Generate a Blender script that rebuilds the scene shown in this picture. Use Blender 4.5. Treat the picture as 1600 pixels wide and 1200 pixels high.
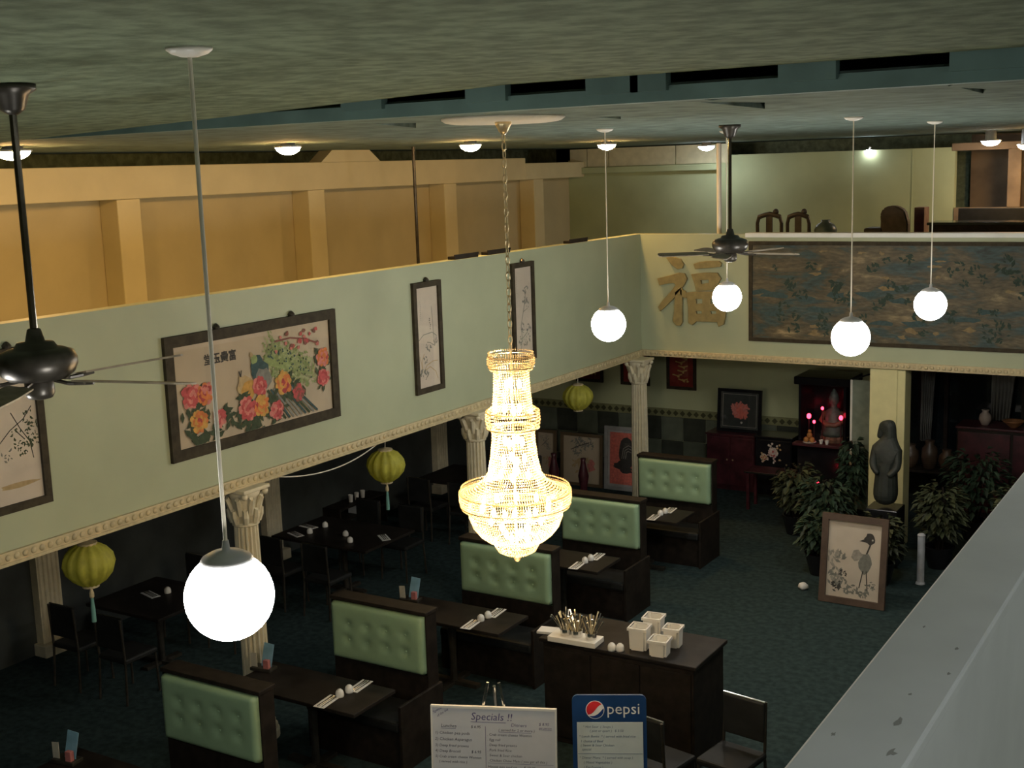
import bpy, bmesh, math, random
from mathutils import Vector, Matrix
random.seed(7)
for o in list(bpy.data.objects): bpy.data.objects.remove(o)
S = bpy.context.scene
C = S.collection
PI = math.pi

# ---------------------------------------------------------------- camera
YAW, PIT, ROL, F, H = -0.554736, 0.171224, -0.0325019, 1952.275, 5.2
cy, sy, cp, sp = math.cos(YAW), math.sin(YAW), math.cos(PIT), math.sin(PIT)
fwd = Vector((sy*cp, cy*cp, -sp)); right = Vector((cy, -sy, 0)); up = right.cross(fwd)
r2 = math.cos(ROL)*right + math.sin(ROL)*up
u2 = -math.sin(ROL)*right + math.cos(ROL)*up
CAM = Vector((0, 0, H))
cd = bpy.data.cameras.new('camera'); cam = bpy.data.objects.new('camera', cd); C.objects.link(cam)
mw = Matrix((r2, u2, -fwd)).transposed().to_4x4(); mw.translation = CAM
cam.matrix_world = mw
cd.sensor_width = 36; cd.lens = F/1600*36; cd.clip_start = 0.05; cd.clip_end = 200
S.camera = cam

def ray(x, y): return r2*((x-800)/F) - u2*((y-600)/F) + fwd
def onz(x, y, z): d = ray(x, y); return CAM + d*((z-H)/d.z)
def onx(x, y, X): d = ray(x, y); return CAM + d*(X/d.x)
def ony(x, y, Y): d = ray(x, y); return CAM + d*(Y/d.y)
def zat(x, y, p):                       # height seen at a pixel, at the horizontal distance of point p
    d = ray(x, y); return H + d.z*math.hypot(p[0], p[1])/math.hypot(d.x, d.y)

# ---------------------------------------------------------------- world and exposure
w = bpy.data.worlds.new('world'); S.world = w; w.use_nodes = True
w.node_tree.nodes['Background'].inputs[0].default_value = (0.5, 0.6, 0.55, 1)
w.node_tree.nodes['Background'].inputs[1].default_value = 0.0
vs = S.view_settings
vs.view_transform = 'Standard'; vs.look = 'None'; vs.gamma = 1; vs.use_curve_mapping = False
vs.exposure = 0.18
GLOBE_S, BULB_S, WARM_S, WHITE_S = 60.0, 240.0, 225.0, 60.0

# ---------------------------------------------------------------- materials
MATS = {}
def mat(name, col, rough=0.6, metal=0.0, var=0.12, scale=8.0, bump=0.0, emit=0.0, spec=0.5, col2=None, transl=0.0, coat=0.0):
    if name in MATS: return MATS[name]
    m = bpy.data.materials.new(name); m.use_nodes = True; MATS[name] = m
    nt = m.node_tree; b = nt.nodes['Principled BSDF']
    b.inputs['Roughness'].default_value = rough; b.inputs['Metallic'].default_value = metal
    b.inputs['Specular IOR Level'].default_value = spec
    if coat: b.inputs['Coat Weight'].default_value = coat
    c = (*col, 1)
    if emit:
        b.inputs['Base Color'].default_value = c
        b.inputs['Emission Color'].default_value = c; b.inputs['Emission Strength'].default_value = emit
        return m
    tc = nt.nodes.new('ShaderNodeTexCoord'); n = nt.nodes.new('ShaderNodeTexNoise')
    n.inputs['Scale'].default_value = scale; n.inputs['Detail'].default_value = 5
    nt.links.new(tc.outputs['Object'], n.inputs['Vector'])
    r = nt.nodes.new('ShaderNodeValToRGB')
    a = [max(0, v*(1-var)) for v in col]; e = [min(1, v*(1+var)) for v in col]
    if col2: e = list(col2); a = list(col)
    r.color_ramp.elements[0].position = 0.35; r.color_ramp.elements[0].color = (*a, 1)
    r.color_ramp.elements[1].position = 0.65; r.color_ramp.elements[1].color = (*e, 1)
    nt.links.new(n.outputs['Fac'], r.inputs['Fac']); nt.links.new(r.outputs['Color'], b.inputs['Base Color'])
    if bump:
        bp = nt.nodes.new('ShaderNodeBump'); bp.inputs['Strength'].default_value = bump; bp.inputs['Distance'].default_value = 0.01
        n2 = nt.nodes.new('ShaderNodeTexNoise'); n2.inputs['Scale'].default_value = scale*8
        nt.links.new(tc.outputs['Object'], n2.inputs['Vector'])
        nt.links.new(n2.outputs['Fac'], bp.inputs['Height']); nt.links.new(bp.outputs['Normal'], b.inputs['Normal'])
    if transl:
        t = nt.nodes.new('ShaderNodeBsdfTranslucent'); nt.links.new(r.outputs['Color'], t.inputs['Color'])
        mx = nt.nodes.new('ShaderNodeMixShader'); mx.inputs[0].default_value = transl
        out = nt.nodes['Material Output']
        nt.links.new(b.outputs[0], mx.inputs[1]); nt.links.new(t.outputs[0], mx.inputs[2]); nt.links.new(mx.outputs[0], out.inputs[0])
    return m

def glass(name, col=(1, 1, 1), refl=0.08, rough=0.02):
    if name in MATS: return MATS[name]
    m = bpy.data.materials.new(name); m.use_nodes = True; MATS[name] = m
    nt = m.node_tree; nt.nodes.remove(nt.nodes['Principled BSDF']); out = nt.nodes['Material Output']
    t = nt.nodes.new('ShaderNodeBsdfTransparent'); t.inputs[0].default_value = (*col, 1)
    g = nt.nodes.new('ShaderNodeBsdfGlossy'); g.inputs['Roughness'].default_value = rough
    lw = nt.nodes.new('ShaderNodeLayerWeight'); pw = nt.nodes.new('ShaderNodeMath'); pw.operation = 'POWER'; pw.inputs[1].default_value = 4
    ma = nt.nodes.new('ShaderNodeMath'); ma.operation = 'MULTIPLY_ADD'; ma.inputs[1].default_value = 0.8; ma.inputs[2].default_value = 0.045
    nt.links.new(lw.outputs['Facing'], pw.inputs[0]); nt.links.new(pw.outputs[0], ma.inputs[0])
    mx = nt.nodes.new('ShaderNodeMixShader')
    nt.links.new(ma.outputs[0], mx.inputs[0]); nt.links.new(t.outputs[0], mx.inputs[1]); nt.links.new(g.outputs[0], mx.inputs[2])
    nt.links.new(mx.outputs[0], out.inputs[0])
    return m

def crystal():
    m = bpy.data.materials.new('crystal'); m.use_nodes = True
    nt = m.node_tree; nt.nodes.remove(nt.nodes['Principled BSDF']); out = nt.nodes['Material Output']
    g = nt.nodes.new('ShaderNodeBsdfGlossy'); g.inputs['Roughness'].default_value = 0.12; g.inputs[0].default_value = (1, .95, .85, 1)
    t = nt.nodes.new('ShaderNodeBsdfTranslucent'); t.inputs[0].default_value = (1, .84, .58, 1)
    tr = nt.nodes.new('ShaderNodeBsdfTransparent'); tr.inputs[0].default_value = (1, .95, .85, 1)
    a = nt.nodes.new('ShaderNodeMixShader'); a.inputs[0].default_value = 0.6
    nt.links.new(g.outputs[0], a.inputs[1]); nt.links.new(t.outputs[0], a.inputs[2])
    b = nt.nodes.new('ShaderNodeMixShader'); b.inputs[0].default_value = 0.35
    nt.links.new(a.outputs[0], b.inputs[1]); nt.links.new(tr.outputs[0], b.inputs[2])
    nt.links.new(b.outputs[0], out.inputs[0])
    return m

M_fascia = mat('fascia_paint', (0.38, 0.415, 0.275), 0.55, var=0.03, scale=3)
M_ceil = mat('ceiling_paint', (0.145, 0.185, 0.125), 0.9, var=0.28, scale=9, bump=0.3, spec=0.15)
M_ceil_far = mat('ceiling_far_paint', (0.15, 0.20, 0.175), 0.9, var=0.25, scale=5, bump=0.3, spec=0.15)
M_beam = mat('ceiling_beam_paint', (0.13, 0.215, 0.20), 0.7, var=0.15, scale=3)
M_beige = mat('beige_plaster', (0.52, 0.45, 0.28), 0.8, var=0.05, scale=2, bump=0.1)
M_beige2 = mat('cream_trim_plaster', (0.62, 0.54, 0.33), 0.8, var=0.05, scale=2)
M_olive = mat('olive_wall_paint', (0.36, 0.42, 0.26), 0.8, var=0.10, scale=1.2)
M_carpet = mat('carpet_teal', (0.028, 0.046, 0.047), 0.95, var=0.25, scale=14, bump=0.6, spec=0.1)
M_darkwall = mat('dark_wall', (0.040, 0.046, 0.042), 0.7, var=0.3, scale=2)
M_backwall = mat('pale_lime_wall', (0.55, 0.58, 0.34), 0.75, var=0.04, scale=2)
M_soffit = mat('soffit_paint', (0.35, 0.36, 0.28), 0.8)
M_gold = mat('gold_moulding', (0.50, 0.42, 0.25), 0.5, 0.0, var=0.12, scale=20)
M_cap = mat('parapet_paint', (0.78, 0.80, 0.78), 0.6, var=0.04, scale=4)
M_white = mat('white_enamel', (0.78, 0.76, 0.70), 0.35, var=0.03)
M_globe = mat('lit_globe_glass', (1.0, 0.96, 0.88), emit=GLOBE_S)
M_warm = mat('lit_warm_glass', (1.0, 0.58, 0.20), emit=WARM_S)
M_whitelamp = mat('lit_white_glass', (0.94, 0.97, 1.0), emit=WHITE_S)
M_bulb = mat('lit_bulb', (1.0, 0.76, 0.46), emit=BULB_S)
M_red = mat('lit_red', (1.0, 0.03, 0.06), emit=9.0)
M_cryst = crystal()
M_brass = mat('brass', (0.80, 0.66, 0.40), 0.3, 0.8, var=0.1, scale=30)
M_chrome = mat('chrome', (0.75, 0.74, 0.72), 0.2, 1.0, var=0.05)
M_fan = mat('fan_bronze', (0.045, 0.04, 0.032), 0.35, 0.3, var=0.3, scale=12)
M_blade = mat('fan_blade_wood', (0.20, 0.17, 0.12), 0.5, var=0.25, scale=14)
M_wood = mat('dark_wood', (0.016, 0.012, 0.009), 0.6, var=0.35, scale=10, spec=0.2)
M_frame = mat('frame_wood', (0.045, 0.036, 0.022), 0.7, var=0.25, scale=14, spec=0.2)
M_table = mat('table_top', (0.018, 0.015, 0.013), 0.5, var=0.3, scale=5, spec=0.12)
M_vinyl = mat('green_vinyl', (0.27, 0.40, 0.25), 0.42, var=0.06, scale=5)
M_blackv = mat('black_vinyl', (0.014, 0.015, 0.015), 0.6, var=0.2, spec=0.3)
M_col = mat('column_plaster', (0.62, 0.56, 0.40), 0.7, var=0.08, scale=10)
M_lantern = mat('lantern_silk', (0.62, 0.60, 0.10), 0.6, var=0.15, scale=10, transl=0.45)
M_tassel = mat('tassel_thread', (0.14, 0.32, 0.28), 0.8)
M_china = mat('white_china', (0.75, 0.74, 0.70), 0.25, var=0.02)
M_paper = mat('white_paper', (0.70, 0.69, 0.66), 0.8, var=0.03)
M_plastic = mat('white_plastic', (0.78, 0.75, 0.68), 0.4, var=0.02)
M_maroon = mat('maroon_lacquer', (0.055, 0.012, 0.017), 0.4, var=0.4, scale=7)
M_lacquer = mat('black_lacquer', (0.010, 0.010, 0.012), 0.2, var=0.2)
M_leaf = mat('dark_leaf', (0.022, 0.045, 0.024), 0.6, var=0.5, scale=6)
M_leaf2 = mat('olive_leaf', (0.045, 0.056, 0.026), 0.6, var=0.5, scale=6)
M_ink = mat('ink', (0.03, 0.03, 0.028), 0.9)
M_glass = glass('picture_glass')
M_silk = mat('picture_silk', (0.52, 0.43, 0.31), 0.85, var=0.05, scale=4)
M_parch = mat('picture_parchment', (0.62, 0.54, 0.44), 0.85, var=0.06, scale=5)

# ---------------------------------------------------------------- mesh helpers
def obj(name, bm, m, parent=None, loc=None, rot=None, smooth=False, kind=None):
    me = bpy.data.meshes.new(name)
    if smooth:
        for f in bm.faces: f.smooth = True
    bm.to_mesh(me); bm.free()
    for mm in (m if isinstance(m, (list, tuple)) else [m]): me.materials.append(mm)
    return link(name, me, parent, loc, rot, kind)
def link(name, me, parent=None, loc=None, rot=None, kind=None):
    o = bpy.data.objects.new(name, me); C.objects.link(o); o.parent = parent
    if loc is not None: o.location = loc
    if rot is not None: o.rotation_euler = rot
    if kind: o['kind'] = kind
    return o
def thing(name, label, cat, loc=(0, 0, 0), rotz=0.0, group=None):
    o = bpy.data.objects.new(name, None); C.objects.link(o); o.empty_display_size = 0.05
    o.location = loc; o.rotation_euler = (0, 0, rotz)
    return tag(o, label, cat, group)
def tag(o, label, cat, group=None):
    o['label'] = label; o['category'] = cat
    if group: o['group'] = group
    return o
def struct(name, bm, m, parent=None, label=None, smooth=False):
    o = obj(name, bm, m, parent, smooth=smooth); o['kind'] = 'structure'
    if label: o['label'] = label
    return o
def dup(root, loc, rotz=None, label=None, group=None):
    r = root.copy(); C.objects.link(r); r.location = loc
    if rotz is not None: r.rotation_euler = (0, 0, rotz)
    if label: r['label'] = label
    if group: r['group'] = group
    for ch in list(root.children):
        c = ch.copy(); C.objects.link(c); c.parent = r
        for g in list(ch.children):
            d = g.copy(); C.objects.link(d); d.parent = c
    return r
def B(): return bmesh.new()
def box(bm, x0, x1, y0, y1, z0, z1, mi=0, bev=0.0):
    v = [bm.verts.new((x, y, z)) for x in (x0, x1) for y in (y0, y1) for z in (z0, z1)]
    fs = []
    for q in ((0, 1, 3, 2), (4, 6, 7, 5), (0, 4, 5, 1), (2, 3, 7, 6), (0, 2, 6, 4), (1, 5, 7, 3)):
        f = bm.faces.new([v[i] for i in q]); f.material_index = mi; fs.append(f)
    if bev:
        es = list({e for f in fs for e in f.edges})
        bmesh.ops.bevel(bm, geom=es, offset=bev, segments=2, profile=0.5, affect='EDGES')
    return bm
def lathe(bm, prof, n=24, cx=0, cy_=0, mi=0, lobes=0, amp=0.0, caps=True):
    rings = []
    for r, z in prof:
        ring = []
        for i in range(n):
            a = 2*PI*i/n; rr = r*(1 + (amp*(abs(math.cos(a*lobes/2)) - 0.6) if lobes else 0))
            ring.append(bm.verts.new((cx+rr*math.cos(a), cy_+rr*math.sin(a), z)))
        rings.append(ring)
    for k in range(len(rings)-1):
        for i in range(n):
            f = bm.faces.new((rings[k][i], rings[k][(i+1) % n], rings[k+1][(i+1) % n], rings[k+1][i])); f.material_index = mi
    if caps:
        for ring in (rings[0], rings[-1]):
            f = bm.faces.new(ring); f.material_index = mi
    bmesh.ops.recalc_face_normals(bm, faces=bm.faces)
    return bm
def tube(bm, pts, r, n=8, mi=0, taper=None):
    pts = [Vector(p) for p in pts]; rings = []
    for k, p in enumerate(pts):
        d = (pts[min(k+1, len(pts)-1)] - pts[max(k-1, 0)]).normalized()
        a = d.orthogonal().normalized(); b = d.cross(a)
        if rings:                      # keep frames aligned
            ref = rings[-1][0].co - pts[k-1]; a = (ref - d*ref.dot(d)).normalized(); b = d.cross(a)
        rr = r if taper is None else r*taper[k]
        rings.append([bm.verts.new(p + (a*math.cos(2*PI*i/n) + b*math.sin(2*PI*i/n))*rr) for i in range(n)])
    for k in range(len(rings)-1):
        for i in range(n):
            f = bm.faces.new((rings[k][i], rings[k][(i+1) % n], rings[k+1][(i+1) % n], rings[k+1][i])); f.material_index = mi
    for ring in (rings[0], rings[-1]):
        f = bm.faces.new(ring); f.material_index = mi
    bmesh.ops.recalc_face_normals(bm, faces=bm.faces)
    return bm
def prism(bm, poly, z0, z1, axis='z', mi=0):
    def mk(p, h):
        return {'z': (p[0], p[1], h), 'y': (p[0], h, p[1]), 'x': (h, p[0], p[1])}[axis]
    a = [bm.verts.new(mk(p, z0)) for p in poly]; b = [bm.verts.new(mk(p, z1)) for p in poly]
    fs = [bm.faces.new(a), bm.faces.new(b[::-1])]
    n = len(poly)
    for i in range(n): fs.append(bm.faces.new((a[i], b[i], b[(i+1) % n], a[(i+1) % n])))
    for f in fs: f.material_index = mi
    bmesh.ops.recalc_face_normals(bm, faces=fs)
    return bm
def sphere(bm, c, r, n=16, sc=(1, 1, 1), mi=0):
    res = bmesh.ops.create_uvsphere(bm, u_segments=n, v_segments=max(6, n//2), radius=r)
    for v in res['verts']: v.co = Vector((v.co.x*sc[0]+c[0], v.co.y*sc[1]+c[1], v.co.z*sc[2]+c[2]))
    for f in {f for v in res['verts'] for f in v.link_faces}: f.material_index = mi; f.smooth = True
    return bm
def curve_mesh(cu, name):
    o = bpy.data.objects.new('tmp', cu); C.objects.link(o)
    dg = bpy.context.evaluated_depsgraph_get()
    me = bpy.data.meshes.new_from_object(o.evaluated_get(dg)); me.name = name
    bpy.data.objects.remove(o)
    return me
def text_mesh(s, size, m, align='LEFT', ext=0.0, shear=0.0, bold=0.0):
    cu = bpy.data.curves.new('txt', 'FONT'); cu.body = s; cu.size = size; cu.align_x = align
    cu.extrude = ext; cu.shear = shear; cu.offset = bold; cu.resolution_u = 2
    me = curve_mesh(cu, 'lettering'); me.materials.clear(); me.materials.append(m)
    for p in me.polygons: p.material_index = 0
    return me
def put_text(name, s, size, m, parent, x, z, y=-0.002, align='LEFT', shear=0.0, rot=0.0, bold=0.0):
    return link(name, text_mesh(s, size, m, align, shear=shear, bold=bold), parent, (x, y, z), (PI/2, -rot, 0))

# ================================================================ STRUCTURE
XL, YB, ZT, ZB = -7.91, 16.4, 4.2, 2.44      # left fascia plane, back fascia plane, parapet top, fascia bottom
XW, YW, YU = -11.6, 19.2, 21.0               # outer left wall, lower back wall, upper back wall
ZF = 5.52                                    # far ceiling
struct('floor', box(B(), XW-0.3, 4.2, -3.2, 22, -0.12, 0), M_carpet)
# near ceiling: hung slightly lower towards the left, ending in a stepped beam
def ceil_z(x): return 5.63 if x > -3.5 else 5.63 - (-3.5-x)*0.034
bm = B(); xs = [4.2, -1, -3.5, -5, -7, -9, XW-0.3]; prev = None
for x in xs:
    q = [bm.verts.new((x, y, ceil_z(x)+h)) for h in (0, 0.1) for y in (-3.2, 5.72)]
    if prev:
        for a, b in ((0, 1), (1, 3), (3, 2), (2, 0)): bm.faces.new((prev[a], prev[b], q[b], q[a]))
    prev = q
bmesh.ops.recalc_face_normals(bm, faces=bm.faces)
struct('ceiling', bm, M_ceil)
# far ceiling: a slab with real slots cut through it, a closed space above
cu = bpy.data.curves.new('ceiling_outline', 'CURVE'); cu.dimensions = '2D'; cu.fill_mode = 'BOTH'; cu.extrude = 0.04
rings = [[(XW-0.3, 5.98), (4.2, 5.98), (4.2, 22.4), (XW-0.3, 22.4)]]
for q in (((1000, 148), (1113, 143), (1113, 157)), ((1090, 159), (1195, 160), (1195, 170)), ((1430, 121), (1487, 126), (1482, 135)), ((1500, 137), (1541, 139), (1536, 146)), ((580, 193), (650, 192), (650, 200)), ((930, 183), (970, 182), (970, 186))):
    pts = [onz(x, y, ZF) for x, y in q]
    rings.append([(p.x, max(p.y, 6.08)) for p in pts])
for ring in rings:
    sp0 = cu.splines.new('POLY'); sp0.points.add(len(ring)-1); sp0.use_cyclic_u = True
    for i, q in enumerate(ring): sp0.points[i].co = (q[0], q[1], 0, 1)
me = curve_mesh(cu, 'ceiling_far'); me.materials.clear(); me.materials.append(M_ceil_far)
far_ceiling = link('ceiling_far', me, None, (0, 0, ZF+0.04), None, 'structure')
struct('ceiling_upper', box(B(), XW-1.2, 4.2, 5.4, 22.6, 5.86, 5.95), M_ceil)
# beam along the step with its raised blocks
beam = struct('trim_1', box(B(), XW-0.3, 4.2, 5.93, 6.02, ZF-0.012, 5.585), M_beam, label='grey-green ceiling beam along the step')
for px, wd in ((562, 0.30), (757, 0.26), (955, 0.30), (1012, 0.2), (1260, 0.28), (1575, 0.5)):
    p = ony(px, 130, 5.9)
    obj('beam_block', box(B(), p.x-wd/2, p.x+wd/2, 5.90, 5.96, 5.56, 5.66), M_beam, beam)
# balcony fronts
struct('wall_left', box(B(), XL-0.15, XL, -3.2, YB+0.15, ZB, ZT), M_fascia)
struct('wall_back', box(B(), XL, -0.5, YB, YB+0.15, ZB, ZT), M_fascia)
struct('trim_2', box(B(), onx(1165, 370, XL).x*0 + ony(1165, 370, YB).x, -0.66, YB-0.025, YB+0.17, ZT-0.045, ZT+0.015, bev=0.006), M_cap, label='pale capping rail along the back balcony')
# own parapet at the right with its wide painted cap
rp = struct('wall_right', box(B(), -0.645, -0.49, -3.2, YB+0.15, ZB, ZT-0.02, bev=0.0), M_cap)
obj('parapet_cap', box(B(), -0.657, -0.48, -3.2, YB, ZT-0.03, ZT, bev=0.006), M_cap, rp)
M_scuff = mat('scuff_grey', (0.36, 0.36, 0.33), 0.8)
for (px, py, s) in ((1302, 1147, 1.2), (1405, 1127, 2.2), (1392, 1175, 2.0), (1422, 1084, .8), (1444, 979, .7), (1482, 1052, .8), (1495, 1013, .8)):
    c = onz(px, py, ZT+0.0005); bm = B()
    poly = []
    for i in range(10):
        a = 2*PI*i/10; r = 0.006*s*random.uniform(0.35, 1.2)
        poly.append((c.x+r*math.cos(a)*0.8, c.y+r*math.sin(a)*1.5))
    obj('scuff_mark', prism(bm, poly, ZT-0.001, ZT+0.0006), M_scuff, rp)
# carved mouldings below the balcony fronts
tl = struct('trim_3', box(B(), XL, XL+0.035, -3.2, YB, ZB-0.005, ZB+0.085, bev=0.008), M_gold, label='carved gold moulding under the left balcony')
bm = B(); y = 4.6
while y < YB-0.05:
    sphere(bm, (XL+0.036, y, ZB+0.042), 0.026, 8, (0.5, 1.0, 1.0)); y += 0.075
obj('carved_beads', bm, M_gold, tl, kind='stuff')
obj('lower_fillet', box(B(), XL, XL+0.045, -3.2, YB, ZB-0.018, ZB+0.006), M_gold, tl)
tb = struct('trim_4', box(B(), XL+0.04, -0.66, YB-0.035, YB, ZB-0.005, ZB+0.085, bev=0.008), M_gold, label='carved gold moulding under the back balcony')
bm = B(); x = XL+0.1
while x < -0.8:
    sphere(bm, (x, YB-0.036, ZB+0.042), 0.026, 8, (1.0, 0.5, 1.0)); x += 0.075
obj('carved_beads', bm, M_gold, tb, kind='stuff')
# balcony floors
struct('floor_balcony_left', box(B(), XW, XL-0.15, -3.2, YB+0.15, 2.6, 2.85), M_soffit)
struct('floor_balcony_back', box(B(), XW, 4.0, YB+0.15, YU, 2.6, 2.85), M_soffit)
struct('floor_balcony_right', box(B(), -0.49, 4.0, -3.2, YB+0.15, 2.6, 2.85), M_soffit)
# outer walls
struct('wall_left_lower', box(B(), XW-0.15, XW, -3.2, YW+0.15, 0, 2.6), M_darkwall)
struct('wall_right_outer', box(B(), 4.0, 4.15, -3.2, 22, 0, 5.7), M_olive)
struct('wall_front', box(B(), XW-0.3, 4.15, -3.35, -3.2, 0, 5.8), M_olive)
# upper left wall: plaster wall, beam and posts
wl = struct('wall_left_upper', box(B(), XW-0.15, XW, -3.2, YU+0.15, 2.85, 5.10), M_beige)
zt = 5.36; zb0 = 4.99
struct('trim_5', box(B(), XW, XW+0.34, -3.2, 18.85, zb0, zt, bev=0.01), M_beige2, label='cream plaster beam along the upper left wall')
struct('trim_6', box(B(), XW, XW+0.34, 18.85, YU, zb0, 5.27, bev=0.01), M_beige2, label='lower end of the cream plaster beam')
cr = [onx(x, y, XW+0.32) for x, y in ((500, 250), (522, 230), (572, 230), (594, 246))]
struct('trim_7', prism(B(), [(cr[0].y, zt-0.01), (cr[1].y, cr[1].z), (cr[2].y, cr[1].z), (cr[3].y, zt-0.01)], XW+0.1, XW+0.33, 'x'), M_beige2, label='raised crown block on the cream beam')
for k, px in enumerate((34, 204, 497.5, 706, 843.5)):
    p = onx(px, 350, XW+0.30)
    if k == 0: continue
    struct('trim_%d' % (8+k), box(B(), XW, XW+0.30, p.y-0.17, p.y+0.17, 2.85, zb0, bev=0.012), M_beige2, label='cream plaster post on the upper left wall')
# upper back wall with panels and ledge
ub = struct('wall_back_upper', box(B(), XW, -4.55, YU, YU+0.15, 2.85, 5.30), M_olive)
struct('trim_20', box(B(), XW+0.34, -8.55, YU-0.12, YU, 5.05, 5.16, bev=0.01), M_olive, label='ledge along the upper back wall')
M_panel = mat('olive_panel', (0.50, 0.48, 0.33), 0.8, var=0.08)
for x0, x1 in ((-11.55, -11.2), (-11.18, -10.75), (-10.73, -9.4), (-9.38, -8.4)):
    obj('wall_panel', box(B(), x0, x1, YU-0.02, YU+0.05, 5.17, 5.5), M_panel, ub)
for px in (1425,):
    p = ony(px, 300, YU)
    obj('panel_joint', box(B(), p.x-0.008, p.x+0.008, YU-0.012, YU+0.01, 2.9, 5.28), M_olive, ub)
# recess with dark room at the far right of the upper back wall
M_brownwall = mat('brown_wall', (0.16, 0.12, 0.08), 0.8, var=0.3, scale=2)
struct('wall_recess', box(B(), -4.55, 4.0, YU+1.2, YU+1.35, 2.85, 5.5), M_brownwall)
struct('trim_21', box(B(), -4.55, 4.0, YU-0.02, YU+0.13, 4.05, 4.34, bev=0.01), M_brownwall, label='brown sill of the upper recess')
struct('trim_22', box(B(), -3.75, -3.55, YU, YU+0.13, 4.34, 5.3, bev=0.01), M_brownwall, label='brown post in the upper recess')
struct('trim_23', box(B(), -4.6, 4.0, YU-0.02, YU+0.13, 5.24, 5.36, bev=0.01), M_brownwall, label='brown head of the upper recess')
struct('wall_back_void', box(B(), XW-0.3, 4.15, 22.45, 22.6, 2.85, 5.9), M_ceil)
struct('wall_left_void', box(B(), XW-1.2, XW-1.05, -3.2, 22.4, 2.85, 5.9), M_ceil)

# lower back wall: pale lime plaster over a checkered tile dado with a patterned border
xd = -5.3
lb = struct('wall_back_lower', box(B(), XW, xd, YW, YW+0.15, 0, 2.6), M_backwall)
M_ta = mat('tile_sage', (0.16, 0.18, 0.13), 0.4, var=0.15, scale=5); M_tb = mat('tile_charcoal', (0.06, 0.066, 0.05), 0.4, var=0.2, scale=5)
ts = 0.41
tile_me = {}
for key, mm in (('a', M_ta), ('b', M_tb)):
    bm = B(); box(bm, 0.004, ts-0.004, 0, 0.02, 0.004, ts-0.004, bev=0.004)
    me = bpy.data.meshes.new('wall_tile'); bm.to_mesh(me); bm.free(); me.materials.append(mm); tile_me[key] = me
x0 = -9.213 - 5*ts - 0.10
for i in range(16):
    for j in range(3):
        if x0+i*ts < XW: continue
        if x0+(i+1)*ts > xd: continue
        o = link('wall_tile', tile_me['ab'[(i+j) % 2]], lb, (x0+i*ts, YW-0.02, 0.93-ts*(j+1)))
bd = struct('trim_24', box(B(), XW, xd, YW-0.025, YW, 0.93, 1.07, bev=0.004), mat('border_olive', (0.27, 0.27, 0.13), 0.6), label='patterned border strip on the lower back wall')
bm = B(); x = XW+0.1
M_bpat = mat('border_motif', (0.07, 0.07, 0.03), 0.6)
while x < xd-0.05:
    prism(bm, [(x, 0.95), (x+0.05, 1.0), (x, 1.05), (x-0.05, 1.0)], YW-0.028, YW-0.02, 'y'); x += 0.125
obj('border_diamonds', bm, M_bpat, bd, kind='stuff')
# dark glazed wall right of the pillar
win = struct('window_1', box(B(), xd, 4.0, YW+0.10, YW+0.15, 0, 2.6), mat('night_glass', (0.008, 0.012, 0.014), 0.08, var=0.3))
for x in (xd+0.05, -4.2, -3.1, -2.0, -0.9):
    obj('window_frame', box(B(), x-0.03, x+0.03, YW+0.03, YW+0.10, 0, 2.6, bev=0.005), M_wood, win)
# square pillar under the back balcony
pl = ony(1365, 590, YB+0.2); pr = ony(1420, 590, YB+0.2)
pil = struct('wall_pillar', box(B(), pl.x, pr.x-0.1, YB+0.02, YB+0.36, 0, 2.43, bev=0.01), mat('pillar_cream', (0.62, 0.58, 0.31), 0.75, var=0.04))
obj('pillar_batten', box(B(), pr.x-0.105, pr.x, YB+0.03, YB+0.34, 0, 2.42, bev=0.01), MATS['pillar_cream'], pil)

# ================================================================ LAMPS
def globe_lamp(x, y, zc, r, zc_top, label, cap_mat=None):
    t = thing('globe_pendant', label, 'pendant lamp', (x, y, zc-r), 0, 'white globe pendants')
    bm = B()
    prof = [(0.002, 0.0)] + [(r*math.sin(a), r-r*math.cos(a)) for a in [PI*k/16 for k in range(1, 14)]]
    prof = [(max(a, 0.002), b) for a, b in prof]
    lathe(bm, prof, 32); obj('globe', bm, M_globe, t, smooth=True)
    a = PI*13/16; zz = r-r*math.cos(a); rr = r*math.sin(a)*1.06
    bm = lathe(B(), [(rr, zz-0.006), (rr, zz+0.004), (rr*0.92, zz+0.016), (rr*0.6, zz+0.032), (rr*0.16, zz+0.042), (rr*0.12, zz+0.075)], 28)
    obj('fitter_cap', bm, cap_mat or M_cap_grey, t, smooth=True)
    L = zc_top-(zc-r)
    tx = 0.0
    obj('cord', tube(B(), [(0, 0, zz+0.07), (tx, 0, L-0.02)], 0.0075 if zc_top > 5.55 else 0.0055, 8), M_cord, t)
    bm = lathe(B(), [(0.012, L-0.032), (0.03, L-0.030), (0.062, L-0.02), (0.076, L-0.009), (0.078, L)], 24)
    obj('canopy', bm, M_white, t, smooth=True)
    return t
M_cap_grey = mat('fitter_grey', (0.55, 0.56, 0.58), 0.4, 0.0, var=0.03)
M_cord = mat('cord_white', (0.75, 0.71, 0.60), 0.5, var=0.05)
GR = 0.16
globe_lamp(-3.155, 3.114, 3.714, GR, ceil_z(-3.1), 'large white globe pendant hanging before the peacock picture and fluted column')
globe_lamp(-5.28, 10.253, 3.743, GR, ZF, 'white globe pendant hanging alone over the bare left balcony corner')
globe_lamp(-5.229, 13.032, 3.71, GR, ZF, 'white globe pendant overlapping the gold wall character below the dark fan')
globe_lamp(-3.05, 10.351, 3.706, GR, ZF, 'white globe pendant overlapping the lower edge of the landscape mural')
globe_lamp(-3.0, 12.917, 3.703, GR, ZF, 'white globe pendant hanging wholly in front of the landscape mural')
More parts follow.
